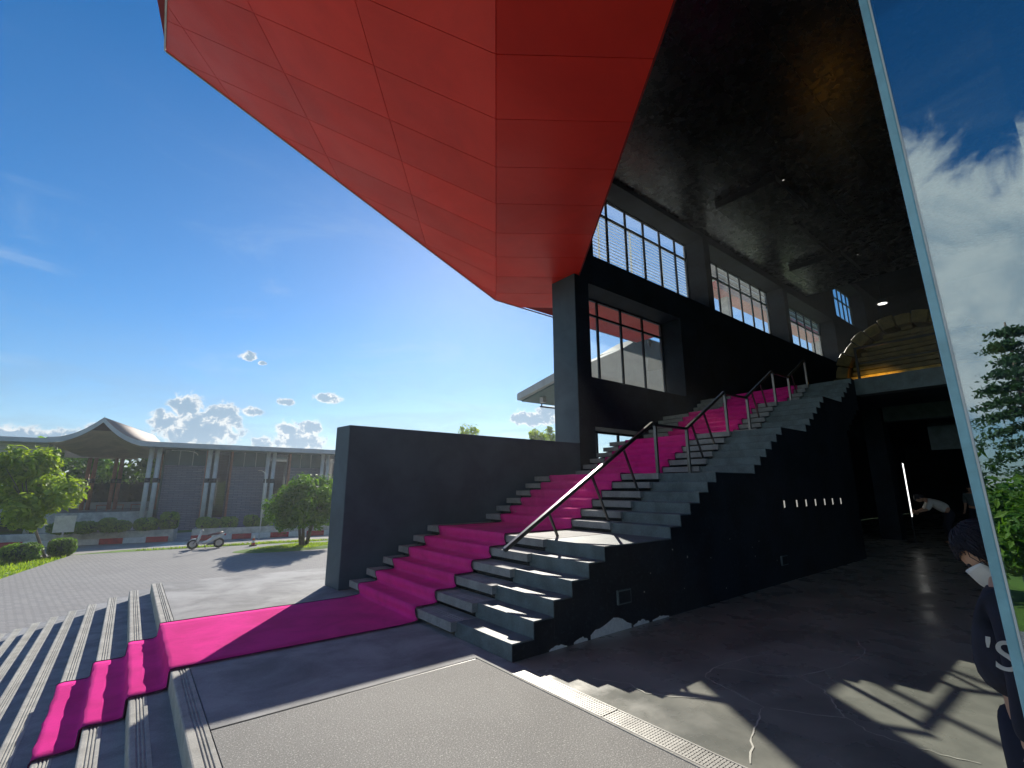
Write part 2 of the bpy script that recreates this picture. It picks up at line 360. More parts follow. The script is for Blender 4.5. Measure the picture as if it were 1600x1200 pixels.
g = MB(); g.add([(-2, 33.8, ZG+.006), (8, 32.5, ZG+.006), (14, 31.7, ZG+.006), (14, 32.5, ZG+.006), (8, 33.3, ZG+.006), (.2, 34.7, ZG+.006)], [tuple(range(6))])
g.build('grass_verge', 'grass', kind='structure', label='thin grass verge between paving and road')
grass('grass_blades', 'grass blades of the verge and tree mound', [((0, 33.8, ZG), (13, 31.9, ZG), (8, 33.3, ZG)), ((5.4, 29.6, ZG+.05), (11, 29.6, ZG+.05), (8.3, 28.3, ZG+.05)), ((5.4, 29.6, ZG+.05), (11, 29.6, ZG+.05), (8.3, 31, ZG+.05))], 4500, 2)

# ------------------------------------------------------------------ platform, floors
RI, TR = .15, .264            # riser, tread
P0 = .483                     # platform front edge
g = MB(); YF = 10.2
g.prism([(P0+.14, -8, -.012), (4, -8, -.012), (4, 10.03, -.012), (P0+.14, 10.2, -.012)], (0, 0, -1.9)); g.build('platform', 'concrete', kind='structure', label='smooth grey concrete platform at the head of the outdoor steps')
g = MB(); g.add([(P0+.14, 3.965, 0), (2.84, 3.965, 0), (2.84, 10.0, 0), (P0+.14, 10.19, 0)], [(0, 1, 2, 3)]); g.build('platform_floor', 'concrete', kind='structure', label='smooth concrete floor under the pink carpet')
g = MB(); g.add([(P0+.14, -8, .0), (2.722, -8, .0), (2.722, 3.94, .0), (P0+.14, 3.94, .0)], [(0, 1, 2, 3)]); g.build('gravel_floor', 'granular', kind='structure', label='speckled washed-gravel floor in front of the staircase')
box('floor_joint', 'black_metal', None, P0+.14, 2.722, 3.94, 3.965, -.011, -.004, kind='structure')
box('floor_trim', 'nosing', None, 2.722, 2.742, -8, 3.965, -.011, .004, kind='structure')
g = MB(); g.add([(2.93, -10, .0), (37, -10, .0), (37, 7.69, .0), (2.93, 7.69, .0)], [(0, 1, 2, 3)])
hall = g.build('hall_floor', 'hall_floor', kind='structure', label='polished grey concrete floor of the dark hall')
g = MB(); g.add([(2.742, 3.45, .0), (2.93, 3.45, .0), (2.93, 7.69, .0), (2.84, 7.69, .0), (2.84, 3.965, 0), (2.742, 3.965, 0)], [tuple(range(6))]); g.build('floor_margin', 'tread', kind='structure', label='dark concrete margin along the foot of the stairs')
# cracks in the hall floor, each a thin ragged filler line
CR = [[(5.154,2.193),(4.77,2.377),(4.192,2.461),(3.945,2.388),(3.863,2.123),(3.759,1.842),(3.575,1.784),(3.288,1.692),(2.985,1.565)],
      [(4.192,2.461),(4.322,2.356),(4.385,2.099),(4.576,1.912),(5.038,1.778),(5.534,1.72),(5.818,1.788),(6.102,1.938),(6.272,2.118)],
      [(4.576,1.912),(4.438,1.688),(4.303,1.579),(4.153,1.501),(4.054,1.42),(3.949,1.275),(3.936,1.098),(3.957,.91),(4.008,.743)],
      [(3.8,1.809),(3.913,1.601),(4.034,1.414)], [(5.136,2.475),(5.297,2.226),(5.425,2.061),(5.519,1.773)], [(3.2,2.95),(3.35,2.7),(3.3,2.5),(3.55,2.2),(3.7,2.1)]]
for c in CR:
    P = []
    for a, d in zip(c, c[1:]):
        for k in range(5):
            t = k/5; P.append((a[0]+(d[0]-a[0])*t+rnd.uniform(-.012, .012), a[1]+(d[1]-a[1])*t+rnd.uniform(-.012, .012)))
    P.append(c[-1]); v = []; f = []
    for i, p in enumerate(P):
        q = P[min(i+1, len(P)-1)]; o = P[max(i-1, 0)]; d = Vector((q[0]-o[0], q[1]-o[1])).normalized(); w = rnd.uniform(.0025, .0065)
        v += [(p[0]-d.y*w, p[1]+d.x*w, .003), (p[0]+d.y*w, p[1]-d.x*w, .003)]
    f = [(2*i, 2*i+1, 2*i+3, 2*i+2) for i in range(len(P)-1)]
    MB().add(v, f).build('crack', 'crack', hall)
# drain grating: panels of real bars over a dark channel
dr = thing('drain_grating', (2.83, 0, 0), 'long galvanised drain grating along the edge of the gravel floor', 'drain')
box('channel', 'black_metal', dr, 2.742, 2.93, -8, 3.45, -.011, -.008)
yy = 3.45; L = .985
while yy > -1.6:
    g = MB(); y0 = yy-L+.008
    g.box(2.745, 2.757, y0, yy, -.007, .005); g.box(2.915, 2.927, y0, yy, -.007, .005)
    n = 44
    for k in range(n): g.box(2.757, 2.915, y0+k*(yy-y0)/n, y0+(k+.72)*(yy-y0)/n, -.006, .003)
    for k in range(1, 6): g.box(2.757+.158*k/6-.003, 2.757+.158*k/6+.003, y0, yy, -.0055, .0036)
    g.build('grating_panel', 'grate', dr); yy -= L

# ------------------------------------------------------------------ outdoor steps (grooved nosings)
def nosing_profile(x0, w, zt, h, r=.012, grooves=(.45, .6, .75)):
    """cross-section in x,z, front at x0, going back by w"""
    P = [(x0, zt-h), (x0, zt-r), (x0+r*.3, zt-r*.3), (x0+r, zt)]
    for q in grooves:
        c = x0+w*q; P += [(c-.007, zt), (c-.004, zt-.007), (c+.004, zt-.007), (c+.007, zt)]
    return P + [(x0+w, zt), (x0+w, zt-h)]
fs_ = thing('front_steps', (P0-1.5, 4, ZG), 'wide outdoor concrete steps with grooved edges leading up to the platform', 'steps')
yend = lambda k: 10.2*(1.55+.15*k)/1.55 if False else 10.2+ .457*k
for k in range(0, 13):
    zt = -RI*k; x0 = P0-TR*k; ye = yend(k)
    if k == 0:
        st = MB().prism([(x0, ye, q[1]) if False else (q[0], -8, q[1]) for q in nosing_profile(x0, .133, 0, .16)], (0, 8+ye, 0)).build('nosing', 'nosing', fs_)
        continue
    st = MB().box(x0+.12, P0-TR*(k-1)+.02, -8, ye, zt-.28, zt-.002).build('step', 'tread', fs_)
    MB().prism([(q[0], -8, q[1]) for q in nosing_profile(x0, .119, zt, .17, grooves=(.38, .56, .74))], (0, 8+ye, 0)).build('nosing', 'nosing', st)
MB().prism([(P0+.14, 10.2, -.02), (P0-TR*12, yend(12), -1.78), (P0+.14, yend(12), -1.8)], (0, -.01, -.3)) if False else None

# ------------------------------------------------------------------ low dark wall
MB().add([(2.706,7.7,0),(8.19,7.7,0),(8.19,8.25,0),(2.675,8.25,0),(2.706,7.7,2.56),(8.19,7.7,2.56),(8.19,8.25,2.56),(2.675,8.25,2.57)],
         [(0,3,2,1),(4,5,6,7),(0,1,5,4),(1,2,6,5),(2,3,7,6),(3,0,4,7)]).build('wall', 'blue_black', bevel=.008,
         label='low blue-black wall beside the pink-carpeted stairs', category='wall')

# ------------------------------------------------------------------ black building
bd = thing('black_building', (8.2, 7.7, 0), 'tall black building with an open hall and a row of gridded windows', 'building')
FY0, FY1, TOP = 7.7, 8.5, 10.45
OP = [(8.745, 11.4, 1.9, 3.0), (8.7, 12.98, 4.25, 6.78), (8.95, 14.92, 7.64, 10.3), (15.3, 21.55, 7.64, 10.2), (21.95, 27.75, 7.7, 10.1), (28.3, 33.95, 10.5, 13.2)]
xs = sorted({8.19, 37.0, *[o[0] for o in OP], *[o[1] for o in OP]}); zs = sorted({0.0, 13.6, *[o[2] for o in OP], *[o[3] for o in OP]})
g = MB()
for xa, xb in zip(xs, xs[1:]):
    run = None
    for za, zb in zip(zs, zs[1:]):
        xm, zm = (xa+xb)/2, (za+zb)/2
        solid = not any(o[0] < xm < o[1] and o[2] < zm < o[3] for o in OP)
        if solid: run = (run[0], zb) if run else (za, zb)
        if run and (not solid or zb == zs[-1]):
            g.box(xa, xb, FY0, FY1, *run); run = None
g.build('facade_wall', 'black_wall', bd)
box('corner_column', 'blue_black', bd, 8.165, 8.188, 7.69, 8.51, 2.57, 6.89)
def window(o, xm, zt, slim=.045, y=8.42, panes=True, lab=None):
    w = MB().box(o[0], o[1], y-.035, y+.035, o[2], o[2]+slim).box(o[0], o[1], y-.035, y+.035, o[3]-slim, o[3]).box(o[0], o[0]+slim, y-.034, y+.034, o[2]+slim, o[3]-slim).box(o[1]-slim, o[1], y-.034, y+.034, o[2]+slim, o[3]-slim).build('window', 'black_metal', bd)
    if lab: w['label'] = lab
    for x in xm: box('mullion', 'black_metal', w, x-.03, x+.03, y-.03, y+.03, o[2]+slim, o[3]-slim)
    if zt:
        e = [o[0]+slim]+[q for x in xm for q in (x-.03, x+.03)]+[o[1]-slim]
        g = MB()
        for i in range(0, len(e), 2): g.box(e[i], e[i+1], y-.028, y+.028, zt-.03, zt+.03)
        g.build('transom', 'black_metal', w)
    e = [o[0]+slim]+[q for x in xm for q in (x-.03, x+.03)]+[o[1]-slim]
    for i in range(0, len(e), 2):
        for z0, z1 in (((o[2]+slim, zt-.03), (zt+.03, o[3]-slim)) if zt else ((o[2]+slim, o[3]-slim),)):
            MB().add([(e[i], y, z0), (e[i+1], y, z0), (e[i+1], y, z1), (e[i], y, z1)], [(0, 1, 2, 3)]).build('pane', 'pane', w)
    return w
window(OP[0], [9.6, 10.5], None, lab='low strip window behind the stairs')
w1 = window(OP[1], [9.83, 10.885, 11.95], 6.30, lab='lower window beside the corner column')
window(OP[2], [9.53, 10.46, 11.39, 12.34, 13.27, 14.2], 9.7, lab='upper window backed by white louvers')
window(OP[3], [16.2, 17.15, 18.06, 19.0, 19.98, 20.9], 9.55, lab='middle upper window with red wing behind')
window(OP[4], [22.9, 23.85, 24.8, 25.75, 26.7], 9.4, lab='farther upper window beyond two piers')
window(OP[5], [29.3, 30.1, 30.9, 31.66, 32.42, 33.18], 12.45, lab='small highest window at far end')
MB().add([(11.70, 8.415, 5.86), (11.80, 8.415, 5.74), (11.87, 8.415, 5.9), (11.77, 8.415, 6.03)], [(0, 1, 2, 3)]).build('sticker', 'white_paint', w1) if False else None
g = MB(); g.add([(12.20, 8.4, 6.02), (12.30, 8.4, 5.86), (12.40, 8.4, 6.0), (12.30, 8.4, 6.16)], [(0, 1, 2, 3)]); g.build('sticker', 'white_paint', w1)
# ceiling boards with open joints, a dark backing above
EX = lambda y: 8.361+(y-7.693)*(8.361-4.073)/(7.693-2.149)     # red edge line, x at y
MB().prism([(EX(7.69), 7.69, TOP+.03), (EX(-9.9), -9.9, TOP+.03), (24.1, -9.9, TOP+.03), (24.1, 7.69, TOP+.03)], (0, 0, .25)).build('ceiling_slab', 'black_wall', bd)
n = 0; x = 8.4-2.44*5
ceil_me = None
while x < 24.0:
    y = 7.69
    while y > -9.5:
        x1 = min(x+2.44, 24.09); y0 = y-1.22
        if x > EX(y)+.03 or x > EX(y0)+.03 and x > EX(y)-.01:
            o_ = MB().box(x+.006, x1-.006, y0+.006, y-.006, TOP, TOP+.028).build('ceiling_board', 'ceiling', bd)
        elif x1 > EX(y0)+.05:
            pl = [(max(x+.006, EX(y0+.006)+.02), y0+.006), (x1-.006, y0+.006), (x1-.006, y-.006), (min(max(x+.006, EX(y-.006)+.02), x1-.01), y-.006)]
            MB().prism([(a, c, TOP) for a, c in pl], (0, 0, .028)).build('ceiling_board', 'ceiling', bd)
        y -= 1.22
    x += 2.44
box('high_ceiling', 'black_wall', bd, 24.12, 37, -10, 7.69, 13.6, 13.85)
box('ceiling_drop', 'black_wall', bd, 24.11, 24.3, -9.9, 7.69, TOP+.01, 13.59)
box('ceiling_groove', 'black_metal', bd, 16.8, 24.08, 5.27, 5.36, TOP-.045, TOP-.003)
box('back_wall', 'black_wall', bd, 37, 37.4, -10, 8.5, 0, 13.8)
box('side_wall', 'black_wall', bd, 3.2, 37, -10.4, -10, 0, 13.8)
box('roof_slab', 'black_wall', bd, 6, 37.4, -10.4, 8.5, 13.9, 14.1)
mz = MB().box(14.4, 36.99, -9.99, 7.69, 3.95, 4.2).build('mezzanine_floor', 'black_wall', bd)
box('mezzanine_beam', 'dark_step', bd, 14.0, 14.4, -9.99, 3.66, 3.79, 4.2)
for yb in (4.4, -1.5, -7): box('column', 'black_wall', bd, 18.0, 18.5, yb-.25, yb+.25, 0, 3.95)
for xb in (18, 24, 30): box('soffit_beam', 'dark_step', bd, xb, xb+.4, -9.9, 4.1, 3.5, 3.95)
g = MB()
for yb in (2.7, 1.6, .5): box('wall_panel', 'dark_step', bd, 18.52, 18.6, yb-.5, yb+.5, 2.6, 3.3)
for lx, ly in ((13.94, 4.57), (21.1, 4.72), (16.2, 2.2), (19, .5)):
    d = MB().tube([(lx, ly, TOP-.03), (lx, ly, TOP-.001)], .07, 14).build('ceiling_spot', 'black_metal', bd)
    MB().tube([(lx, ly, TOP-.034), (lx, ly, TOP-.031)], .03, 12).build('bulb', 'lamp', d)
d = MB().tube([(26.4, 5.3, 10.0), (26.4, 5.3, 13.58)], .03, 8).tube([(26.4, 5.3, 9.9), (26.4, 5.3, 10.0)], .22, 16).build('pendant', 'black_metal', bd)
MB().tube([(26.4, 5.3, 9.89), (26.4, 5.3, 9.899)], .18, 16).build('bulb', 'downlight', d)
for i, (ux, uy, lab) in enumerate(((13.5, 4.6, 'black ceiling cassette nearest the stairs foot'), (20.15, 5.0, 'black ceiling cassette farther along the windows'))):
    u = thing('air_conditioner', (ux+1.2, uy+.9, TOP-.16), lab+', flush boxed unit', 'air conditioner', 'air conditioning cassettes on the black ceiling')
    MB().box(ux, ux+2.4, uy+.02, uy+1.85, TOP-.2, TOP-.004).build('casing', 'black_metal', u)
    MB().box(ux+.03, ux+2.37, uy+.05, uy+1.82, TOP-.212, TOP-.202).build('grille', 'ceiling', u)

# ------------------------------------------------------------------ main staircase
stc = thing('staircase', (2.9, 5.6, 0), 'broad concrete staircase of floating grey slabs with darker side steps', 'staircase')
FL = [(2.906, .2644, 6, 0.0, .15), (5.52, .252, 6, .90, .144), (8.039, .2476, 6, 1.764, .144), (10.464, .2374, 6, 2.628, .144), (12.86, .2272, 5, 3.492, .1416)]
STEPS = []
for fi, (xf, tr, n, zb, ri) in enumerate(FL):
    for k in range(n): STEPS.append((xf+tr*k, zb+ri*(k+1), fi, k == n-1))
YS0, YS1, YSL = 3.66, 4.64, 7.6
prof = []
for i, (x, zt, fi, last) in enumerate(STEPS):
    xn = STEPS[i+1][0] if i+1 < len(STEPS) else 14.0
    ysl = YSL if fi == 0 else 7.66
    d = xn-x
    lo = 0.0 if x < 12.6 else zt-.8
    # side step
    MB().box(x, xn-.001, YS0, YS1, max(lo, zt-.6), zt).build('side_step', 'dark_step', stc, bevel=.006)
    # dark base under the slab
    MB().box(x+.075, xn+.074, YS1+.001, 7.69, max(lo, zt-.6), zt-.094).build('riser_block', 'black_wall', stc)
    s = MB().prism([(q[0], 4.60, q[1]) for q in nosing_profile(x-.07, .3 if not last else .3, zt+.003, .09, .008, (.36, .5, .64))] if False else
                   [(x-.07, 4.60, zt-.09), (x-.07, 4.60, zt+.003)] + [(x-.07+a, 4.60, zt+.003-c) for a, c in ((.085, 0), (.088, .006), (.096, .006), (.099, 0), (.125, 0), (.128, .006), (.136, .006), (.139, 0), (.165, 0), (.168, .006), (.176, .006), (.179, 0))]
                   + [(xn-.005, 4.60, zt+.003), (xn-.005, 4.60, zt-.09)], (0, ysl-4.60, 0)).build('slab_tread', 'slab', stc)
# side wall under the steps
g = MB()
for i, (x, zt, fi, last) in enumerate(STEPS):
    xn = STEPS[i+1][0] if i+1 < len(STEPS) else 14.0
    lo = 0.0 if x < 12.6 else zt-.8
    g.box(x+.004, xn+.003, YS0-.006, YS0+.1, lo, zt-.012)
sw = g.build('stringer_wall', 'black_wall', stc)
MB().box(3.3, 12.5, YS0+.11, 7.6, 0, .14).build('base', 'black_wall', stc)
# bare plaster where the paint has peeled along the foot of the wall
def blob(pts, y):
    return MB().prism([(a, y, c) for a, c in pts], (0, -.004, 0))
for (x0, x1, h) in ((3.95, 4.62, .15), (4.66, 4.95, .05), (5.02, 5.35, .035), (3.36, 3.6, .035), (3.7, 3.9, .05)):
    n = 9; top = [(x0+(x1-x0)*i/n, (.25+.75*math.sin(math.pi*(i+.2)/(n+.4)))*h*rnd.uniform(.7, 1.15)+.004) for i in range(n+1)]
    blob([(x0, .003)]+top+[(x1, .003)], YS0-.007).build('bare_patch', 'plaster', sw)
for k in range(16):
    cx_, cz_ = rnd.uniform(3.6, 9), rnd.uniform(.15, .9); r0 = rnd.uniform(.004, .013)
    if cz_ < (cx_-3.2)*.5: blob([(cx_+r0*rnd.uniform(.5, 1.3)*math.cos(a_), cz_+r0*rnd.uniform(.5, 1.3)*math.sin(a_)) for a_ in [q_*math.pi/3 for q_ in range(6)]], YS0-.007).build('paint_chip', 'old_white', sw)
for (x0, lab) in ((4.39, 'wall box'), (8.6, 'wall box')):
    q = MB().box(x0, x0+.23, YS0-.03, YS0-.0065, .27, .42).build('socket_box', 'dark_step', sw)
    MB().box(x0+.015, x0+.215, YS0-.034, YS0-.0305, .285, .405).build('cover', 'black_wall', q)
for k, px in enumerate((8.95, 9.48, 9.9, 10.35, 10.82, 11.25, 11.72)):
    q = MB().box(px-.04, px+.04, YS0-.03, YS0-.0065, 1.16, 1.34).build('wall_light', 'black_metal', sw)
    MB().box(px-.022, px+.022, YS0-.034, YS0-.0305, 1.19, 1.31).build('lens', 'lamp', q)

# ------------------------------------------------------------------ carpet: one long runner
prof = []          # x, z
for k in (3, 2, 1):
    x0 = P0-TR*k; zt = -RI*k
    if k == 3: prof += [(x0-.012, zt-.03)]
    prof += [(x0-.012, zt-.006), (x0-.004, zt+.009), (x0+.03, zt+.011), (x0+.13, zt+.009), (x0+TR-.05, zt+.011), (x0+TR-.018, zt+.026)]
prof += [(P0-.012, -.01), (P0-.003, .009), (P0+.04, .011)]
for k in range(1, 12): prof.append((P0+.04+k*(2.80-P0-.04)/12, .010))
zp = 0
for i, (x, zt, fi, last) in enumerate(STEPS):
    xn = STEPS[i+1][0] if i+1 < len(STEPS) else 14.0; f0 = x-.07
    prof += [(f0-.04, zp+.018), (f0+.0, zp+.03), (f0-.012, zt-.08), (f0-.026, zt-.045), (f0-.025, zt+.003), (f0-.008, zt+.019), (f0+.03, zt+.019)]
    if last: prof += [(f0+.03+(xn-.17-f0-.03)*j/4, zt+.014) for j in range(1, 4)]
    else: prof += [(f0+.1, zt+.018)]
    zp = zt
v = []; f = []; NY = 14; ca, cb = 5.36, 7.17
ramp_ = lambda q, a, c: min(1, max(0, (q-a)/(c-a)))
for i, (x, z_) in enumerate(prof):
    for j in range(NY+1):
        t = j/NY; y = ca+(cb-ca)*t - .28*ramp_(x, 9.4, 10.3) - .2*ramp_(x, 11.2, 13.0) + .012*math.sin(i*.35)+.01*math.sin(i*.13+1)
        w = .006*math.sin(j*1.7+i*.8)+.004*math.sin(j*3.1-i*1.3)+.004*math.sin(j*.6+i*2.3)
        if z_ > .02 or x < P0: v.append((x+w*.9, y, z_+abs(w)*.5))
        else: v.append((x, y, z_+abs(w)*.25))
for i in range(len(prof)-1):
    for j in range(NY): a = i*(NY+1)+j; f.append((a, a+1, a+NY+2, a+NY+1))
cp_ = MB().add(v, f).build('carpet', 'carpet', smooth=True, label='long bright pink carpet running from the outdoor steps up the staircase', category='carpet')
md = cp_.modifiers.new('thick', 'SOLIDIFY'); md.thickness = .006; md.offset = -1
g = MB(); 
for side in (0, NY):
    for i in range(len(prof)-1):
        pass
e_ = MB()
for side, sg_ in ((0, -1), (NY, 1)):
    pts = [Vector(v[i*(NY+1)+side])+Vector((0, sg_*.004, .002)) for i in range(len(prof))]
    e_.tube(pts, .0055, 5)
e_.build('binding', 'carpet_edge', cp_)

# ------------------------------------------------------------------ handrails
YR = 4.75
def rail(label, pts, posts, struts, w=.05):
    h = thing('handrail', (pts[0][0], YR, pts[0][1]), label, 'handrail', 'steel handrails on the staircase')
    MB().bar((pts[0][0], YR, pts[0][1]), (pts[1][0], YR, pts[1][1]), w, .06).build('rail', 'steel', h, bevel=.006)
    if len(pts) > 2: MB().bar((pts[1][0]+.03, YR, pts[1][1]-.03), (pts[2][0], YR, pts[2][1]), .04, .05).build('link_rail', 'black_metal', h)
    for x, z0, z1 in posts:
        p = box('post', 'steel', h, x-.025, x+.025, YR-.025, YR+.025, z0, z1, bevel=.004)
        MB().box(x-.05, x+.05, YR-.05, YR+.05, z0, z0+.008).build('foot_plate', 'steel', p)
    for a, c in struts: MB().bar((a[0], YR, a[1]), (c[0], YR, c[1]), .028).build('strut', 'steel', h)
rail('longest steel handrail rising from the first landing, its lower end on the steps', [(3.66, .80), (6.86, 2.62), (7.9, 2.60)], [(6.93, 1.768, 2.58)],
     [((4.412, 1.2), (4.56, .904)), ((5.29, 1.69), (5.61, 1.05)), ((6.05, 2.12), (6.36, 1.48))])
rail('second steel handrail up the stairs, above the longest one', [(7.9, 2.60), (9.45, 3.48), (10.42, 3.47)], [(7.91, 1.768, 2.58), (9.46, 2.632, 3.45)],
     [((8.10, 2.69), (8.42, 2.06)), ((8.57, 2.95), (8.87, 2.35))])
rail('third steel handrail up the stairs, below the topmost one', [(10.40, 3.48), (11.9, 4.30), (12.84, 4.29)], [(10.45, 2.632, 3.48), (11.95, 3.496, 4.28)],
     [((10.72, 3.64), (10.99, 3.0)), ((11.2, 3.9), (11.45, 3.28))])
rail('topmost short steel handrail at the head of the stairs', [(12.84, 4.30), (14.1, 4.95)], [(12.86, 3.496, 4.28), (14.12, 4.205, 4.93)],
     [((13.1, 4.42), (13.35, 3.85))])
rl = thing('railing', (14.2, 0, 4.2), 'dark metal railing along the mezzanine edge', 'railing')
MB().box(14.16, 14.21, -9.5, 3.6, 5.0, 5.05).build('rail', 'black_metal', rl)
MB().box(14.17, 14.2, -9.5, 3.6, 4.6, 4.63).build('rail', 'black_metal', rl)
for k in range(9): MB().box(14.16, 14.21, 3.55-k*1.6, 3.6-k*1.6, 4.2, 4.999).build('post', 'black_metal', rl)

# ------------------------------------------------------------------ red canopy
rc = thing('red_canopy', (8.2, 8, 6.9), 'huge faceted red canopy overhanging the entrance, clad in square panels', 'canopy')
ZS = 6.9
A = Vector((7.644, 10.336, ZS)); sd = Vector((.5965, .8026, 0)).normalized(); ed = Vector((sd.y, -sd.x, 0))
dL = Vector((-.686, .584, .434)); dL = (dL-sd*dL.dot(sd)).normalized()
nL = sd.cross(dL).normalized(); nL = nL if nL.z < 0 else -nL
def clip(poly, fn):
    out = []
    for i in range(len(poly)):
        p, q = poly[i], poly[(i+1) % len(poly)]; a, c = fn(p), fn(q)
        if a >= 0: out.append(p)
        if (a >= 0) != (c >= 0): out.append(p+(q-p)*(a/(a-c)))
    return out
# left facet panels: s runs along the seam, t up the slope
s0 = -0.02
tl_ = [0.0, .895/dL.z, (.895+.915)/dL.z, (.895+.915*2)/dL.z, 9.0]
sk = [(Vector((7.354, 9.946, ZS))-A).dot(sd)+1.068*k for k in range(-12, 2)]
J = .006
YB, XB = 10.35, -.6
for i in range(len(tl_)-1):
    for k in range(len(sk)-1):
        a0, a1, t0, t1 = sk[k]+J, sk[k+1]-J, tl_[i]+J, tl_[i+1]-J
        poly = [A+sd*a0+dL*t0, A+sd*a1+dL*t0, A+sd*a1+dL*t1, A+sd*a0+dL*t1]
        poly = clip(poly, lambda p: YB-.004-p.y)
        if len(poly) > 2: poly = clip(poly, lambda p: p.x-(XB+.004)-.0*(p.y))
        # the lines of the left facet shear: keep panels ahead of the rear limit
        if len(poly) > 2 and max((p-poly[0]).length for p in poly) > .05:
            MB().prism(poly, -nL*.03).build('panel', 'red_left', rc)
# flat soffit panels
P_far = Vector((10.064, 10.352, ZS)); 
def inside_right(p): return EX(p.y)-.02-p.x
for k in range(len(sk)-1):
    a0, a1 = sk[k]+J, sk[k+1]-J
    poly = [A+sd*a0+ed*.006, A+sd*a1+ed*.006, A+sd*a1+ed*6, A+sd*a0+ed*6]
    poly = clip(poly, lambda p: YB-.004-p.y)
    if len(poly) > 2: poly = clip(poly, lambda p: inside_right(p) if p.y < 7.69 else 1) if False else clip(poly, lambda p: max(EX(p.y)-.02-p.x, min(p.y-8.52, 99)) if False else EX(p.y)-.02-p.x)
    if len(poly) > 2 and max((p-poly[0]).length for p in poly) > .05:
        MB().prism(poly, (0, 0, .03)).build('panel', 'red_left', rc)
# red soffit outside the windows, beyond the facade
for k in range(3):
    x0 = 10.42+k*1.3
    poly = [Vector((max(x0, 8.53) , 8.53, ZS)), Vector((x0+1.28, 8.53, ZS)), Vector((x0+1.28, YB-.004, ZS)), Vector((x0, YB-.004, ZS))]
    MB().prism(poly, (0, 0, .03)).build('panel', 'red_left', rc)
MB().prism([Vector((EX(8.53)+.0, 8.53, ZS)), Vector((10.4, 8.53, ZS)), Vector((10.4, YB-.01, ZS))], (0, 0, .03)).build('panel', 'red_left', rc)
# solid body above the panels
def facet_z(x, y):                     # height of the left facet plane
    return A.z - (nL.x*(x-A.x)+nL.y*(y-A.y))/nL.z
yb = -2.5
seam_x = lambda y: A.x+(y-A.y)*sd.x/sd.y
TOPR = 11.6
g = MB()
def lo(x, y): return (facet_z(x, y) if x < seam_x(y) else ZS)+.045
B = [(XB, yb), (XB, YB), (A.x, YB), (EX(YB)-.03, YB), (EX(9.5)-.03, 9.5), (EX(8.53)-.03, 8.53), (EX(yb)-.03, yb), (seam_x(yb), yb)]
MB().prism([(9.1, 8.53, ZS+.04), (14.3, 8.53, ZS+.04), (14.3, YB, ZS+.04), (EX(YB), YB, ZS+.04)], (0, 0, .25)).build('eave_slab', 'red_joint', rc)
low_ = [Vector((x, y, lo(x, y) if i not in (2, 7) else ZS+.045)) for i, (x, y) in enumerate(B)]
top_ = [Vector((x, y, TOPR)) for x, y in B]
nB = len(B)
fcs = [(0, 1, 2, 7), (7, 2, 3, 4, 5, 6), tuple(range(nB, 2*nB))[::-1]] + [(i, (i+1) % nB, nB+(i+1) % nB, nB+i) for i in range(nB)]
g.add(low_+top_, fcs).build('body', 'red_joint', rc)
# black inner face of the canopy towards the hall
MB().prism([(EX(7.68), 7.68, ZS+.04), (EX(yb), yb, ZS+.04), (EX(yb), yb, TOP+.02), (EX(7.68), 7.68, TOP+.02)], (.02, -.015, 0)).build('inner_face', 'black_wall', rc)
# bright trims along the outer edges
e0 = Vector((XB, YB, facet_z(XB, YB))); e1 = Vector((A.x, YB, ZS))
MB().bar(e0+Vector((0, .012, .0)), e1+Vector((0, .012, 0)), .03).build('edge_trim', 'trim', rc)
MB().bar(e1+Vector((0, .012, .0)), Vector((14.3, YB+.012, ZS)), .03).build('edge_trim', 'trim', rc)
e2 = Vector((XB, yb, facet_z(XB, yb)))
MB().bar(e0+Vector((-.015, 0, .0)), e2+Vector((-.015, 0, 0)), .03).build('edge_trim', 'trim', rc)
MB().prism([e0+Vector((-.03, 0, .02)), e2+Vector((-.03, 0, .02)), Vector((XB-.03, yb, TOPR)), Vector((XB-.03, YB, TOPR))], (.03, 0, 0)).build('fascia', 'trim', rc)
t_ = (Vector((4.073, 2.149, ZS)), Vector((8.361, 7.693, ZS)))
MB().bar(t_[0]-(t_[1]-t_[0])*.9+Vector((0, 0, -.006)), t_[1]+Vector((0, 0, -.006)), .018).build('edge_trim', 'red_joint', rc)

# ------------------------------------------------------------------ things outside the windows
lv = thing('louver_screen', (9, 9.3, 7.2), 'white horizontal louver screen outside the first upper window', 'louvers')
for k in range(26):
    zz = 7.5+k*.115; xe = 16.9+k*.06
    MB().prism([(9.75, 9.2, zz), (9.75, 9.26, zz+.075), (9.75, 9.265, zz+.07), (9.75, 9.205, zz-.005)], (xe-9.75, 0, 0)).build('slat', 'louver', lv)
for x in (9.9, 11.1, 12.8, 14.7, 16.6): MB().box(x, x+.05, 9.29, 9.33, 7.3, 10.5).build('post', 'louver', lv)
rw = thing('red_wing', (26, 12, 0), 'red and brown upper wing seen through the farther windows', 'building')
MB().box(24.5, 41, 12.0, 12.9, 12.5, 13.0).build('red_band', 'red_left', rw)
MB().box(24.5, 41, 12.1, 12.9, 13.15, 15.9).build('wall', 'brown_louver', rw)
MB().box(24.6, 41, 12.05, 12.9, 13.0, 13.15).build('pale_band', 'old_white', rw)
for k in range(7): MB().box(24.5, 41, 11.93, 12.09, 13.3+k*.36, 13.4+k*.36).build('louver', 'old_white', rw)
for x in (26, 33, 40): MB().box(x, x+.5, 12.3, 12.8, ZG, 12.49).build('column', 'old_white', rw)
an = thing('annex_building', (20, 14, ZG), 'grey outbuilding with sloping wall top seen through the lower window', 'building')
def PYp(x, y, Y):
    d = RT*((x-800)/731.56) - UP*((y-600)/731.56) + FW; return Vector((0, 0, EYE))+d*(Y/d.y)
q = [PYp(*p, 13) for p in ((915, 569), (970, 546), (1013, 560), (1005, 640), (915, 640))]
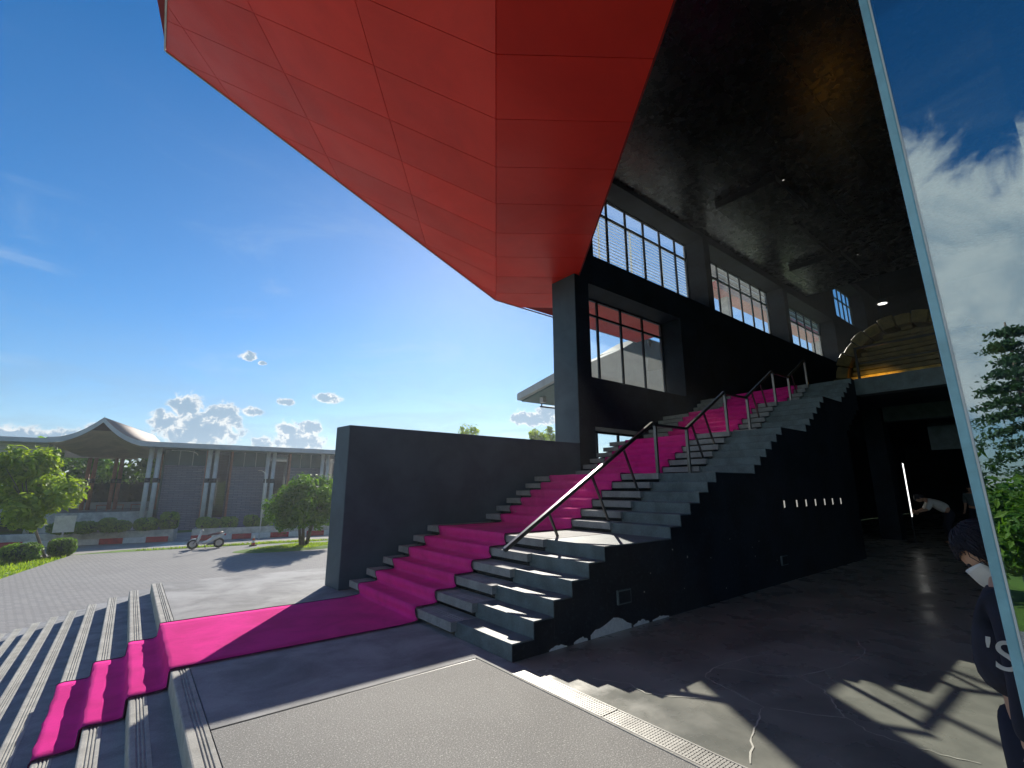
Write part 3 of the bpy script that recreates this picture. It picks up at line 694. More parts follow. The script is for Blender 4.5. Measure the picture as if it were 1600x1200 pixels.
MB().prism(q, (0, .9, 0)).build('wall', 'annex', an)
q = [PYp(*p, 13.3) for p in ((972, 545), (1004, 526), (1060, 545), (1060, 640), (972, 640))]
MB().prism(q, (0, 1.5, 0)).build('upper_block', 'annex_dark', an)
q = [PYp(*p, 12.9) for p in ((1012, 580), (1045, 575), (1045, 612), (1012, 605))]
MB().prism(q, (0, .08, 0)).build('shutter', 'annex', an)
ca_ = thing('flat_canopy', (13.4, 16.4, ZG), 'grey flat roof jutting out from behind the corner column', 'roof')
MB().prism([(13.42, 16.47, 5.46), (10.0, 7.0+1.5, 5.46) if False else (11.72, 11.8, 5.46), (20, 11.0, 5.46), (26, 15.7, 5.46)], (0, 0, .3)).build('roof_slab', 'annex', ca_)
MB().prism([(13.6, 16.35, 5.40), (11.95, 12, 5.40), (19.8, 11.2, 5.40), (25.8, 15.6, 5.40)], (0, 0, .055)).build('soffit', 'annex_dark', ca_)
MB().bar((14.6, 16.2, 5.25), (20, 15.8, 5.25), .06).bar((14.7, 16.2, 5.25), (14.7, 16.2, 5.41), .04).bar((16.6, 16.05, 5.25), (16.6, 16.05, 5.41), .04).build('conduit', 'black_metal', ca_)
MB().box(13.5, 13.7, 14.8, 15.0, 5.15, 5.39).build('floodlight', 'trim', ca_)
for x, y in ((19, 12.5), (24, 15)): MB().box(x, x+.3, y, y+.3, ZG, 5.39).build('post', 'annex', ca_)

# ------------------------------------------------------------------ glass door pane
dz_ = lambda zz: .237+.0173*zz
gd = thing('glass_door', (1.95, -.6, 0), 'big glass pane at the right edge mirroring clouds and trees', 'glass door')
MB().prism([(1.95, dz_(0), .01), (1.95, dz_(4.2), 4.2), (1.95, -2.2, 4.2), (1.95, -2.2, .01)], (.012, 0, 0)).build('pane', 'mirror_pane', gd)
MB().prism([(1.944, dz_(0)+.001, 0), (1.944, dz_(4.2)+.001, 4.2), (1.944, dz_(4.2)-.025, 4.2), (1.944, dz_(0)-.022, 0)], (.024, 0, 0)).build('edge_strip', 'teal', gd, bevel=.003)
MB().prism([(1.946, dz_(0)-.0225, 0), (1.946, dz_(4.2)-.0255, 4.2), (1.946, dz_(4.2)-.031, 4.2), (1.946, dz_(0)-.028, 0)], (.02, 0, 0)).build('edge_highlight', 'white_paint', gd)  # pale strip painted in as the highlight along the glass edge

# ------------------------------------------------------------------ golden barrel hut on the mezzanine
bh = thing('barrel_hut', (18.5, 3.2, 4.2), 'golden wooden barrel-shaped arch on the mezzanine lit from below', 'wooden hut')
bc = Vector((18, 3.2, 4.75)); rr = 2.02
th0, th1 = R(-16), R(196); n = 17
for k in range(n):
    a0 = th0+(th1-th0)*k/n+.008; a1 = th0+(th1-th0)*(k+1)/n-.008
    ro = rr*(1.0+(.03 if k % 2 else .0)); ri_ = rr*.84
    q = [bc+Vector((0, math.cos(a)*r_, math.sin(a)*r_)) for a, r_ in ((a0, ri_), (a0, ro), ((a0+a1)/2, ro*1.006), (a1, ro), (a1, ri_))]
    MB().prism(q, (.7, 0, 0)).build('arch_block', 'lit_wood' if k > 11 else 'unlit_wood', bh, bevel=.02)  # rim blocks on the left coloured as if lit, the rest as unlit
zz = 4.22
while zz < bc.z+rr*.83-.1:
    h = .15; w = math.sqrt(max(.02, (rr*.835)**2-(max(zz+h-bc.z, bc.z-zz if zz < bc.z else 0))**2))
    MB().box(18.3+rnd.uniform(-.02, .02), 18.42, bc.y-w, bc.y+w, zz, zz+h-.018).build('plank', 'lit_wood' if zz < 5.0 else 'unlit_wood', bh, bevel=.012)  # bottom planks coloured as if lit, those above as unlit
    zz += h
MB().prism([bc+Vector((.7, math.cos(R(a))*rr*.9, max(-.54, math.sin(R(a))*rr*.9))) for a in range(-15, 196, 15)], (2.5, 0, 0)).build('barrel_body', 'unlit_wood', bh)
ul = thing('uplight', (17.3, 3.95, 4.2), 'small floor spotlight glowing at the foot of the golden arch', 'lamp')
MB().tube([(17.3, 3.95, 4.2), (17.3, 3.95, 4.3)], .07, 12).build('housing', 'black_metal', ul)
MB().tube([(17.3, 3.95, 4.302), (17.3, 3.95, 4.306)], .05, 12).build('lens', 'downlight', ul)
spl = bpy.data.lights.new('uplight_beam', 'SPOT'); spl.energy = 38; spl.color = (1, .72, .3); spl.spot_size = R(84); spl.spot_blend = .7; spl.shadow_soft_size = .04
spo = bpy.data.objects.new('uplight_beam', spl); COL.objects.link(spo); spo.parent = ul; spo.location = (0, 0, .13)
spo.rotation_euler = (-Vector((1.0, .12, .12))).to_track_quat('Z', 'Y').to_euler()
tb = thing('tube_lamp', (17.5, 3.72, 0), 'upright lit fluorescent tube standing in the dark hall', 'lamp')
MB().tube([(17.5, 3.72, .7), (17.5, 3.72, 2.2)], .012, 10).build('tube', 'tube', tb)
MB().tube([(17.53, 3.75, 0), (17.53, 3.75, 2.25)], .02, 8).tube([(17.53, 3.75, 0), (17.53, 3.75, .03)], .18, 14).build('stand', 'black_metal', tb)

# ------------------------------------------------------------------ trees and shrubs
def leaves(mb_pts, name, m, parent, size, seed, origin=None, **props):
    """mb_pts: list of (point, outward normal or None)"""
    r = random.Random(seed); v = []; f = []; val = []
    for p, nn in mb_pts:
        d = Vector((r.gauss(0, 1), r.gauss(0, 1), r.gauss(0, 1))).normalized()
        if nn is not None: d = (d*.8+nn).normalized()
        a = d.cross(Vector((r.gauss(0, 1), r.gauss(0, 1), r.gauss(0, 1)))).normalized(); c = d.cross(a)
        s_ = size*r.uniform(.45, 1.5); k = len(v)
        v += [p-a*s_, p+c*s_*.45+d*s_*.15, p+a*s_, p-c*s_*.45+d*s_*.15]; f.append((k, k+1, k+2, k+3)); val.append(r.random())
    c0 = Vector(origin) if origin is not None else sum(v, Vector())/len(v)
    me = bpy.data.meshes.new(name); me.from_pydata([x-c0 for x in v], [], f); me.materials.append(M[m])
    at = me.attributes.new('leaf', 'FLOAT', 'FACE'); at.data.foreach_set('value', val)
    o = bpy.data.objects.new(name, me); COL.objects.link(o); attach(o, c0, parent)
    for k_, x in props.items(): o[k_] = x
    return o
def crown_pts(c, rx, ry, rz, n, clumps, seed, cr=.35, flat=0.0):
    r = random.Random(seed); out = []; C_ = []
    while len(C_) < clumps:
        d = Vector((r.gauss(0, 1), r.gauss(0, 1), r.gauss(0, 1))).normalized()*(r.random()**.35)
        if d.z < -.75+flat: continue
        C_.append((Vector((c[0]+d.x*rx, c[1]+d.y*ry, c[2]+d.z*rz)), r.uniform(.6, 1.25)*cr))
    sc = (rx+ry+rz)/3
    for _ in range(n):
        q, w = r.choice(C_); d = Vector((r.gauss(0, 1), r.gauss(0, 1), r.gauss(0, 1))).normalized()
        out.append((q+d*w*sc*(r.random()**.4)*Vector((1, 1, .8)).length/1.6, d+Vector((0, 0, .4))))
    return out
def tree(label, base, h, rx, rz, m, n, size, seed, group, name='leafy_tree', clumps=40, lean=(0, 0), stems=1, tr=.12, ch=None, cr=.35, ry=None):
    t = thing(name, base, label, 'tree', group); r = random.Random(seed)
    b0 = Vector(base); top = b0+Vector((lean[0], lean[1], h-rz*1.0)); cz = h-rz
    g = MB()
    for s_ in range(stems):
        a = 2*math.pi*s_/max(1, stems)+r.random(); off = Vector((math.cos(a), math.sin(a), 0))*(0 if stems == 1 else tr*1.8)
        e = top+off*(4 if stems > 1 else 0); mid = b0+off+(e-b0-off)*.5+Vector((r.uniform(-.1, .1), r.uniform(-.1, .1), 0))
        g.tube([b0+off, mid, e], tr, 8, tr*.55)
        for k in range(5):
            d = Vector((r.uniform(-1, 1)*rx*.7, r.uniform(-1, 1)*rx*.7, r.uniform(-.2, .8)*rz))
            g.tube([mid+(e-mid)*r.uniform(.2, 1), e+d*.5, e+d], tr*.4, 5, tr*.1)
    g.build('trunk', 'bark', t, smooth=True)
    leaves(crown_pts(top+Vector((0, 0, .0)), rx, ry or rx, rz, n, clumps, seed, cr), 'crown', m, t, size, seed+1)
    return t
G1 = 'ornamental trees by the paving'
tree('young tree with bright yellow-green leaves on the lawn at the left edge', (-2.75, 32.7, ZG), 5.05, 2.1, 2.0, 'leaf_yellow', 6500, .17, 11, G1, clumps=30, lean=(-1.3, .2), tr=.07, cr=.3)
tree('dense dark green multi-stemmed tree standing in front of the low wall end', (8.25, 29.7, ZG), 3.8, 2.0, 1.35, 'leaf_green', 15000, .115, 12, G1, clumps=60, stems=5, tr=.09, cr=.36)
G2 = 'trees beyond the pavilion building'
k = 0
for (x, y, h, w) in ((-20, 62, 9, 5), (-12, 60, 8, 4.2), (-5, 62, 7.4, 4.4), (0, 60, 7.0, 4), (5, 63, 6.6, 4), (-28, 58, 9, 5)):
    k += 1
    tree(['leftmost dark tree far behind the pavilion', 'broad tree behind the left part of the pavilion', 'tree seen between the open pavilion columns', 'tree showing through the right gap of the pavilion columns', 'low tree behind the slate wall', 'tree at the far left behind the pavilion'][k-1],
         (x, y, ZG), h, w, h*.36, 'leaf_green', 2600, .3, 30+k, G2, clumps=34, tr=.2)
hd = leaves([(Vector((random.Random(i).uniform(-26, 3), 56+random.Random(i+9999).uniform(-.6, .6), ZG+random.Random(i+555).uniform(0, 3.9))), None) for i in range(7000)], 'hedge', 'leaf_dark', None, .2, 5)
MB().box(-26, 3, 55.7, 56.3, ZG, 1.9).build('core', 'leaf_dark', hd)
tag(hd, 'dark clipped hedge behind the open pavilion', 'hedge')
G3 = 'trees showing above the low dark wall'
for k, (px, py, Y, lab) in enumerate(((735, 668, 38, 'tallest leafy tip above the low dark wall'), (775, 679, 40, 'small leafy tip right of the tallest one above the wall'), (833, 672, 34, 'leafy tree top left of the corner column'), (868, 664, 36, 'leafy tree top touching the corner column'))):
    p = PYp(px, py, Y); h = p.z-ZG
    tree(lab, (p.x, p.y, ZG), h, 1.5 if k != 1 else 1.0, 1.9, 'leaf_yellow', 1500, .19, 60+k, G3, clumps=18, tr=.12)
# trees mirrored in the glass door (behind the photographer)
def conifer(label, base, h, w, seed, group):
    t = thing('conifer', base, label, 'tree', group); r = random.Random(seed); b0 = Vector(base)
    MB().tube([b0, b0+Vector((0, 0, h*.97))], .22, 8, .03).build('trunk', 'bark', t, smooth=True)
    pts = []; lay = int(h*1.6)
    for i in range(lay):
        f_ = i/lay; zz = h*.12+h*.86*f_; rad = w*(1-f_)**.8+.15
        for q in range(9):
            an = r.uniform(0, 6.28); ln = rad*r.uniform(.6, 1.15)
            for s_ in range(70):
                u = r.random()**.7; pts.append((b0+Vector((math.cos(an)*ln*u, math.sin(an)*ln*u, zz-.22*ln*u*u+r.gauss(0, .09)))+Vector((r.gauss(0, .16), r.gauss(0, .16), 0)), Vector((0, 0, .6))))
    leaves(pts, 'crown', 'leaf_dark', t, .1, seed)
GB = 'trees mirrored in the glass pane'
conifer('tall dark conifer mirrored at the right of the glass pane', (-24, 1.7, ZG), 10.4, 3.1, 80, GB)
conifer('shorter conifer mirrored left of the tall one', (-26, 5.0, ZG), 7.0, 2.3, 81, GB)
conifer('farther conifer mirrored behind the tall one', (-30, .2, ZG), 12, 2.8, 82, GB)
tree('bushy green tree mirrored low in the glass pane', (-17, 3.4, ZG), 3.6, 1.9, 1.5, 'leaf_green', 5000, .15, 83, GB, clumps=36, tr=.09)
tree('bushy green tree mirrored at the pane edge beside the other bush', (-16, 1.2, ZG), 3.4, 1.8, 1.5, 'leaf_green', 5000, .15, 84, GB, clumps=36, tr=.09)
tree('broad tree mirrored behind the bushes in the pane', (-27, 7.5, ZG), 8, 3.6, 3, 'leaf_green', 5000, .25, 85, GB, clumps=36, tr=.2)
hut = thing('guard_hut', (-20, 1, ZG), 'small grey hut mirrored among the bushes in the glass pane', 'hut')
MB().box(-22, -19.6, -.4, 2.4, ZG, .9).build('wall', 'annex', hut); MB().box(-22.3, -19.2, -.8, 2.8, .9, 1.08).build('roof', 'old_white', hut)
MB().box(-19.6, -19.56, .4, 1.6, -.5, .5).build('window', 'annex_dark', hut)

# clipped shrubs
def shrub(label, base, rx, ry, h, seed, group, pw=.7, name='clipped_shrub', m='leaf_hedge', n=1300, size=.075):
    r = random.Random(seed); t = thing(name, base, label, 'shrub', group); c = Vector(base)+Vector((0, 0, h*.5)); pts = []
    sg = lambda q: math.copysign(abs(q)**pw, q)
    for _ in range(n):
        d = Vector((r.gauss(0, 1), r.gauss(0, 1), r.gauss(0, 1))).normalized(); k_ = r.uniform(.9, 1.03)
        ph = math.asin(d.z); an = math.atan2(d.y, d.x)
        pts.append((c+Vector((rx*sg(math.cos(ph))*sg(math.cos(an))*k_, ry*sg(math.cos(ph))*sg(math.sin(an))*k_, h*.5*sg(math.sin(ph))*k_)), d))
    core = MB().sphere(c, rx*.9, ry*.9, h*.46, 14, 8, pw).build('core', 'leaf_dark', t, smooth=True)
    leaves(pts, 'foliage', m, t, size, seed)
def GZ(x, y, z):
    d = RT*((x-800)/731.56) - UP*((y-600)/731.56) + FW; return Vector((0, 0, EYE))+d*((z-EYE)/d.z)
GS = 'clipped shrubs along the planters'
PT = -1.05     # planter top
SH = [(100, 815, 831, 26, 'low dark shrub behind the thin tree trunk'), (132, 815, 832, 21, 'rounded shrub third from the left in the left planter'), (168, 809, 824, 14, 'small shrub peeping over its neighbour in the left planter'),
      (180, 813, 830, 24, 'wide dome shrub in the middle of the left planter'), (228, 809, 827, 20, 'dome shrub left of the tall clipped one'), (263, 800, 826, 15, 'tall barrel-clipped shrub at the end of the left planter'),
      (317, 808, 827, 12, 'partly hidden shrub at the left of the right planter'), (328, 810, 829, 16, 'dome shrub behind the parked scooter'), (356, 808, 828, 14, 'barrel-clipped shrub right of the scooter shrub'),
      (391, 805, 826, 11, 'upright shrub nearest the big multi-stemmed tree'), (405, 810, 827, 16, 'spiky-topped dome shrub beside the big tree')]
for i, (px, yt, yb_, hw, lab) in enumerate(SH):
    Yr = 38.9 if px < 290 else 38.2
    b1 = PYp(px, yb_, Yr); tp = PYp(px, yt, Yr); dd = (b1-Vector((0, 0, EYE))).dot(FW)
    shrub(lab, (b1.x, b1.y, PT-.05), hw/731*dd*.82, .75, tp.z-PT+.05, 200+i, GS, .62 if i in (5, 8, 9) else .85)
GS2 = 'low bushes on the lawn'
shrub('low dark bush at the far left of the lawn', (-3.62, 32.7, ZG), .72, .6, .8, 240, GS2, .7)
shrub('low dark bush just right of the thin tree trunk', (-2.3, 33.9, ZG), .55, .5, .85, 241, GS2, .7)
shrub('clipped bush outside the frame edge on the lawn', (-5.6, 33.6, ZG), .9, .7, 1.0, 242, GS2, .7)

# ------------------------------------------------------------------ planters with striped kerb
def planter(label, a, c, h, dep, first_red):
    a, c = Vector(a), Vector(c); d = (c-a); L_ = d.length; d.normalize(); nrm = Vector((-d.y, d.x, 0))
    t = thing('planter', (a+c)/2, label, 'planter', 'raised planters with striped kerbs')
    MB().prism([a, c, c+nrm*.18, a+nrm*.18], (0, 0, h)).build('front_wall', 'old_white', t, bevel=.015)
    MB().prism([c+nrm*.181, c-d*.18+nrm*.181, c-d*.18+nrm*dep, c+nrm*dep], (0, 0, h)).build('end_wall', 'old_white', t, bevel=.015)
    MB().prism([a+nrm*.181, a+d*.18+nrm*.181, a+d*.18+nrm*dep, a+nrm*dep], (0, 0, h)).build('end_wall', 'old_white', t, bevel=.015)
    MB().prism([a+d*.19+nrm*.19, c-d*.19+nrm*.19, c-d*.19+nrm*dep, a+d*.19+nrm*dep], (0, 0, h-.07)).build('soil', 'soil', t)
    k = 0; p = 0.0
    while p < L_-.3:
        q = min(p+1.15, L_); red = (k % 2 == 0) == first_red
        s_ = a+d*p-nrm*.15; e = a+d*(q-.015)-nrm*.15
        MB().prism([s_, e, e+nrm*.149, s_+nrm*.149], (0, 0, .33)).build('kerb_block', 'red_paint' if red else 'white_paint', t, bevel=.012)
        p = q; k += 1
zk = ZG-.005
planter('long left planter with red and white kerb, ending at the entrance path', (-13.4, 41.7, zk), (2.55, 38.3, zk), .74, 1.6, False)
planter('right planter with red and white kerb behind the scooter', (3.5, 37.8, zk), (12.5, 35.9, zk), .74, 1.6, True)
g = MB(); g.add([(2.55, 38.3, ZG+.002), (3.5, 37.8, ZG+.002), (4.2, 45, ZG+.002), (2.9, 45, ZG+.002)], [(0, 1, 2, 3)]); g.build('entrance_path', 'concrete', kind='structure', label='narrow concrete path between the two planters')
g = MB(); g.add([(1.2, 35.2, ZG-.006), (3.2, 34.9, ZG-.006), (3.6, 37.4, ZG-.006), (2.4, 37.7, ZG-.006)], [(0, 1, 2, 3)]); g.build('crossing', 'old_white', kind='structure', label='worn pale markings on the road before the planter gap')

# ------------------------------------------------------------------ pavilion building
pv = thing('pavilion_building', (4, 48, ZG), 'long low pavilion with slate walls and a swooping peaked roof', 'building')
YP = 46.4; EV0, EV1 = 4.62, 5.0
MB().box(.2, 34, YP-1.3, YP+12, EV0, EV1).build('roof', 'fascia', pv)
MB().box(-24, -4.6, YP-1.3, YP+12, EV0-.02, EV1-.1).build('roof', 'fascia', pv)
# swooping gable
def prof_roof(n=20):
    P = []
    for i in range(-n, n+1):
        u = i/n; h = (1-abs(u))**2.0*.62+(1-abs(u))*.38*(1-abs(u))
        P.append((-2.15+u*2.75, 4.93+1.6*(1-abs(u))**2.05))
    return P
pr = prof_roof(); yf = YP-1.4; sk_ = Vector((.21, .98, 0))*13
v = []; f = []; n = len(pr)
for (x, zz) in pr: v += [(x, yf, zz), (x+sk_.x*1.2, yf+sk_.y, zz)]
f = [(2*i, 2*i+2, 2*i+3, 2*i+1) for i in range(n-1)]
rf = MB().add(v, f).build('roof', 'roof', pv, smooth=True); rf.modifiers.new('t', 'SOLIDIFY').thickness = .06
v = []
for (x, zz) in pr: v += [(x, yf-.05, zz+.03), (x, yf-.05, zz-.32)]
fa = MB().add(v, [(2*i, 2*i+2, 2*i+3, 2*i+1) for i in range(n-1)]).build('gable_fascia', 'fascia', pv); fa.modifiers.new('t', 'SOLIDIFY').thickness = .12
v = []
for (x, zz) in pr: v += [(x, yf+.02, min(zz-.33, 5.6)), (x+sk_.x*.5, yf+8, 4.1)]
so_ = MB().add(v, [(2*i, 2*i+2, 2*i+3, 2*i+1) for i in range(n-1)]).build('gable_soffit', 'soffit', pv, smooth=True)
MB().box(-4.6, .2, YP+7, YP+7.2, 4.0, 4.6).build('rear_beam', 'soffit', pv)
MB().box(-24, -4.9, YP+.2, YP+.3, 2.9, EV0-.03).build('wall', 'fascia', pv)
for k in range(6): MB().box(-24, -4.9, YP+.12, YP+.199, 3.0+k*.27, 3.03+k*.27).build('board_line', 'annex', pv)
def columns(x, y=YP, zb=ZG, m='column', r=.16, gap=.5, zt=EV0-.005):
    for q in (0, gap):
        c = MB().tube([(x+q, y, zb), (x+q, y, zt)], r, 12).build('column', m, pv, smooth=True)
        MB().tube([(x+q, y, 1.95), (x+q, y, 2.3)], r+.025, 12).build('collar', 'collar', c, smooth=True)
for x in (.95, 4.85, 9.25, 13.95, 18.4, 23): columns(x)
for x in (-7.2, -5.2): columns(x, YP+.6)
for x in (-2.9, -1.2): columns(x, YP+6, -.2, 'wood', .14, .38, 4.0)
columns(1.9, YP+4, -.2, 'wood', .14, .4, 4.4)
MB().box(-4.6, 1.5, YP+.3, YP+.5, ZG, -.2).build('base_wall', 'old_white', pv)
MB().box(-4.6, 1.5, YP+.501, YP+8, ZG, -.22).build('deck', 'concrete', pv)
MB().box(-4.6, 1.5, YP+7.8, YP+7.9, -.19, .35).build('parapet', 'annex', pv)
for x in (-1.9, -.9, .2):
    bn = MB().box(x, x+.7, YP+3, YP+3.35, .2, .26).box(x+.03, x+.08, YP+3.05, YP+3.3, -.2, .199).box(x+.62, x+.67, YP+3.05, YP+3.3, -.2, .199).build('bench', 'wood', pv)
YW = 47.4
x = 1.95
pat = [(2.75, 'slate'), (.16, 'wood'), (1.65, 'glass'), (.14, 'wood')]
i = 0
while x < 33:
    w, ty = pat[i % 4]
    if ty == 'slate':
        MB().box(x, x+w, YW, YW+.25, ZG, 3.35).build('slate_panel', 'slate', pv)
        cl = MB().box(x, x+w, YW+.08, YW+.12, 3.36, EV0-.01).build('clerestory', 'annex_dark', pv)
        for q in range(1, 3): MB().box(x+w*q/3-.03, x+w*q/3+.03, YW+.05, YW+.079, 3.36, EV0-.02).build('mullion', 'annex', cl)
    elif ty == 'wood': MB().box(x, x+w, YW-.22, YW+.2, ZG, EV0-.01).build('pilaster', 'wood', pv)
    else:
        MB().box(x, x+w, YW+.3, YW+.4, ZG, EV0-.01).build('recess_wall', 'slate', pv)
        MB().add([(x+.1, YW+.28, -.9), (x+w-.1, YW+.28, -.9), (x+w-.1, YW+.28, 4.3), (x+.1, YW+.28, 4.3)], [(0, 1, 2, 3)]).build('window', 'far_glass', pv)
    x += w; i += 1
MB().box(1.9, 33, YW+.5, YW+9, ZG, EV0-.02).build('inner_block', 'annex_dark', pv)
arc = [(3.1+.9*math.sin(t), YP+.2, 4.15+.35*math.cos(t)) for t in [math.pi/2*k/8 for k in range(9)]]
MB().tube([(2.2, YP+.2, 4.5)]+arc, .04, 6).build('pipe', 'column', pv)
sb = thing('sign_board', (-2.6, 37.5, ZG), 'plain white board standing behind the thin tree trunk', 'sign')
MB().box(-3.1, -2.2, 37.5, 37.56, -.9, .0).build('board', 'white_paint', sb); MB().box(-2.7, -2.62, 37.57, 37.63, ZG, -.05).build('post', 'column', sb)
lp = thing('street_lamp', (10.9, 42, ZG), 'thin pale lamp post rising behind the big multi-stemmed tree', 'street lamp')
p0 = PYp(409, 800, 36); p1 = PYp(411, 745, 36)
lp.location = (p0.x, 36, ZG); WL[lp.name] = Vector(lp.location)
MB().tube([(p0.x, 36, ZG), (p0.x+.02, 36, p1.z), (p0.x-.1, 36, p1.z+.3), (p0.x-.3, 36, p1.z+.42)], .035, 8).build('pole', 'column', lp, smooth=True)
MB().box(p0.x-.5, p0.x-.25, 35.93, 36.07, p1.z+.38, p1.z+.44).build('lamp_head', 'trim', lp)
bo = thing('bollard', (6.1, 32.15, ZG), 'small red and white striped post at the edge of the paving', 'bollard')
bp = Vector((6.1, 32.15, ZG))
MB().tube([bp, bp+Vector((0, 0, .05))], .2, 14).build('base', 'tyre', bo)
for k in range(4): MB().tube([bp+Vector((0, 0, .051+k*.13)), bp+Vector((0, 0, .18+k*.13))], .11-.018*k, 14, .095-.018*k).build('band', 'orange' if k % 2 == 0 else 'white_paint', bo)

# ------------------------------------------------------------------ scooter
sc_ = thing('scooter', (3.75, 32.4, ZG), 'white motor scooter with a maroon seat parked at the edge of the paving', 'scooter')
fx = lambda u, w, z_: Vector((3.0+u*1.4/1.3, 32.45+w, ZG+z_))   # u along, w across
for u, lab in ((.12, 'wheel'), (1.28, 'wheel')):
    c = fx(u, 0, .28)
    w_ = MB().torus(c, .22, .055, (0, 1, 0)).build('wheel', 'tyre', sc_, smooth=True)
    MB().tube([c+Vector((0, -.03, 0)), c+Vector((0, .03, 0))], .16, 16).build('rim', 'trim', w_)
def loft(mb, secs):
    """secs: list of (center, half width across, half height) oval rings"""
    n = 10; vs = []; fs = []
    for c, wy, hz in secs:
        for k in range(n): t = 2*math.pi*k/n; vs.append(c+Vector((0, math.cos(t)*wy, math.sin(t)*hz)))
    for i in range(len(secs)-1):
        for k in range(n): fs.append((i*n+k, i*n+(k+1) % n, (i+1)*n+(k+1) % n, (i+1)*n+k))
    fs += [tuple(range(n))[::-1], tuple((len(secs)-1)*n+k for k in range(n))]
    return mb.add(vs, fs)
g = MB(); loft(g, [(fx(.55, 0, .33), .12, .05), (fx(.72, 0, .36), .15, .09), (fx(.95, 0, .5), .17, .14), (fx(1.2, 0, .62), .16, .12), (fx(1.45, 0, .74), .09, .06), (fx(1.52, 0, .77), .03, .02)])
g.build('rear_body', 'white_paint', sc_, smooth=True)
g = MB(); loft(g, [(fx(.3, 0, .3), .1, .04), (fx(.5, 0, .28), .15, .05), (fx(.75, 0, .3), .14, .06)]); g.build('footboard', 'trim', sc_, smooth=True)
g = MB(); loft(g, [(fx(.26, 0, .42), .05, .1), (fx(.33, 0, .55), .2, .2), (fx(.42, 0, .72), .17, .18), (fx(.47, 0, .9), .09, .08)]); g.build('front_shield', 'white_paint', sc_, smooth=True)
g = MB(); loft(g, [(fx(-.06, 0, .45), .05, .02), (fx(.05, 0, .54), .075, .03), (fx(.2, 0, .55), .075, .04), (fx(.32, 0, .48), .05, .03)]); g.build('front_fender', 'white_paint', sc_, smooth=True)
g = MB(); loft(g, [(fx(.72, 0, .7), .1, .05), (fx(.95, 0, .76), .14, .06), (fx(1.2, 0, .8), .14, .06), (fx(1.42, 0, .86), .08, .04)]); g.build('seat', 'seat', sc_, smooth=True)
MB().tube([fx(.12, .06, .28), fx(.3, .06, .6)], .025, 6).tube([fx(.12, -.06, .28), fx(.3, -.06, .6)], .025, 6).build('fork', 'steel', sc_)
hb = MB().tube([fx(.5, -.32, 1.0), fx(.45, -.12, .98), fx(.43, 0, .95), fx(.45, .12, .98), fx(.5, .32, 1.0)], .018, 6).build('handlebar', 'tyre', sc_, smooth=True)
g = MB(); loft(g, [(fx(.36, 0, .92), .07, .05), (fx(.43, 0, .96), .12, .07), (fx(.52, 0, .98), .08, .05)]); hc = g.build('headlight_cowl', 'white_paint', sc_, smooth=True)
for w in (-.24, .24):
    q = fx(.42, w, 1.22); MB().tube([fx(.45, w*.8, 1.0), q], .008, 5).build('mirror_arm', 'tyre', sc_)
    MB().sphere(q, .03, .06, .045, 10, 6).build('mirror', 'tyre', sc_, smooth=True)
MB().sphere(fx(1.53, 0, .72), .05, .08, .06, 10, 6).build('tail_light', 'red_paint', sc_, smooth=True)
MB().tube([fx(.75, .12, .2), fx(1.1, .15, .24), fx(1.4, .16, .34)], .045, 8, .055).build('exhaust', 'steel', sc_, smooth=True)
MB().tube([fx(.62, -.05, .26), fx(.68, -.2, .02)], .015, 6).build('kickstand', 'tyre', sc_)

# ------------------------------------------------------------------ people
def body(joints, edges, radii, levels=2):
    me = bpy.data.meshes.new('tmp'); bm = bmesh.new(); lay = bm.verts.layers.skin.verify(); vs = [bm.verts.new(j) for j in joints]
    for v_, r_ in zip(vs, radii): v_[lay].radius = r_ if isinstance(r_, tuple) else (r_, r_)
    vs[0][lay].use_root = True
    for a, c in edges: bm.edges.new((vs[a], vs[c]))
    bm.to_mesh(me); bm.free()
    o = bpy.data.objects.new('tmp', me); COL.objects.link(o)
    o.modifiers.new('s', 'SKIN').use_smooth_shade = True; o.modifiers.new('u', 'SUBSURF').levels = levels
    bpy.context.view_layer.update(); dg = bpy.context.evaluated_depsgraph_get()
    e = o.evaluated_get(dg).to_mesh(); vv = [v_.co.copy() for v_ in e.vertices]; ff = [tuple(p.vertices) for p in e.polygons]
    bpy.data.objects.remove(o); bpy.data.meshes.remove(me)
    return vv, ff
def head_mesh(c, face, up, s=1.0):
    """ovoid head with brow, nose, mouth, chin and ears; face/up are unit vectors"""
    side = face.cross(up); g = MB(); vs = []; fs = []; nu, nv = 28, 20
    for i in range(nv+1):
        ph = -math.pi/2+math.pi*i/nv
        for k in range(nu):
            t = 2*math.pi*k/nu; fx_, sd_, uz = math.cos(ph)*math.cos(t), math.cos(ph)*math.sin(t), math.sin(ph)
            F_, S_, U_ = .098*fx_, .077*sd_, .118*uz
            if uz < 0: S_ *= 1+.28*uz; F_ *= 1+.1*uz
            if fx_ > .5:
                if abs(sd_) < .22 and -.38 < uz < .12: F_ += .02*(1-abs(sd_)/.22)*(1-abs(uz+.2)/.3 if abs(uz+.2) < .3 else 0)
                if .02 < uz < .22 and .2 < abs(sd_) < .55: F_ -= .008
                if -.62 < uz < -.48 and abs(sd_) < .35: F_ += .006
                if uz < -.75: F_ += .01
            vs.append(c+(face*F_+side*S_+up*U_)*s)
    for i in range(nv):
        for k in range(nu): fs.append((i*nu+k, i*nu+(k+1) % nu, (i+1)*nu+(k+1) % nu, (i+1)*nu+k))
    g.add(vs, fs)
    for q in (-1, 1): g.sphere(c+(side*.078*q-face*.008)*s, .014*s, .014*s, .03*s, 8, 6)
    return g
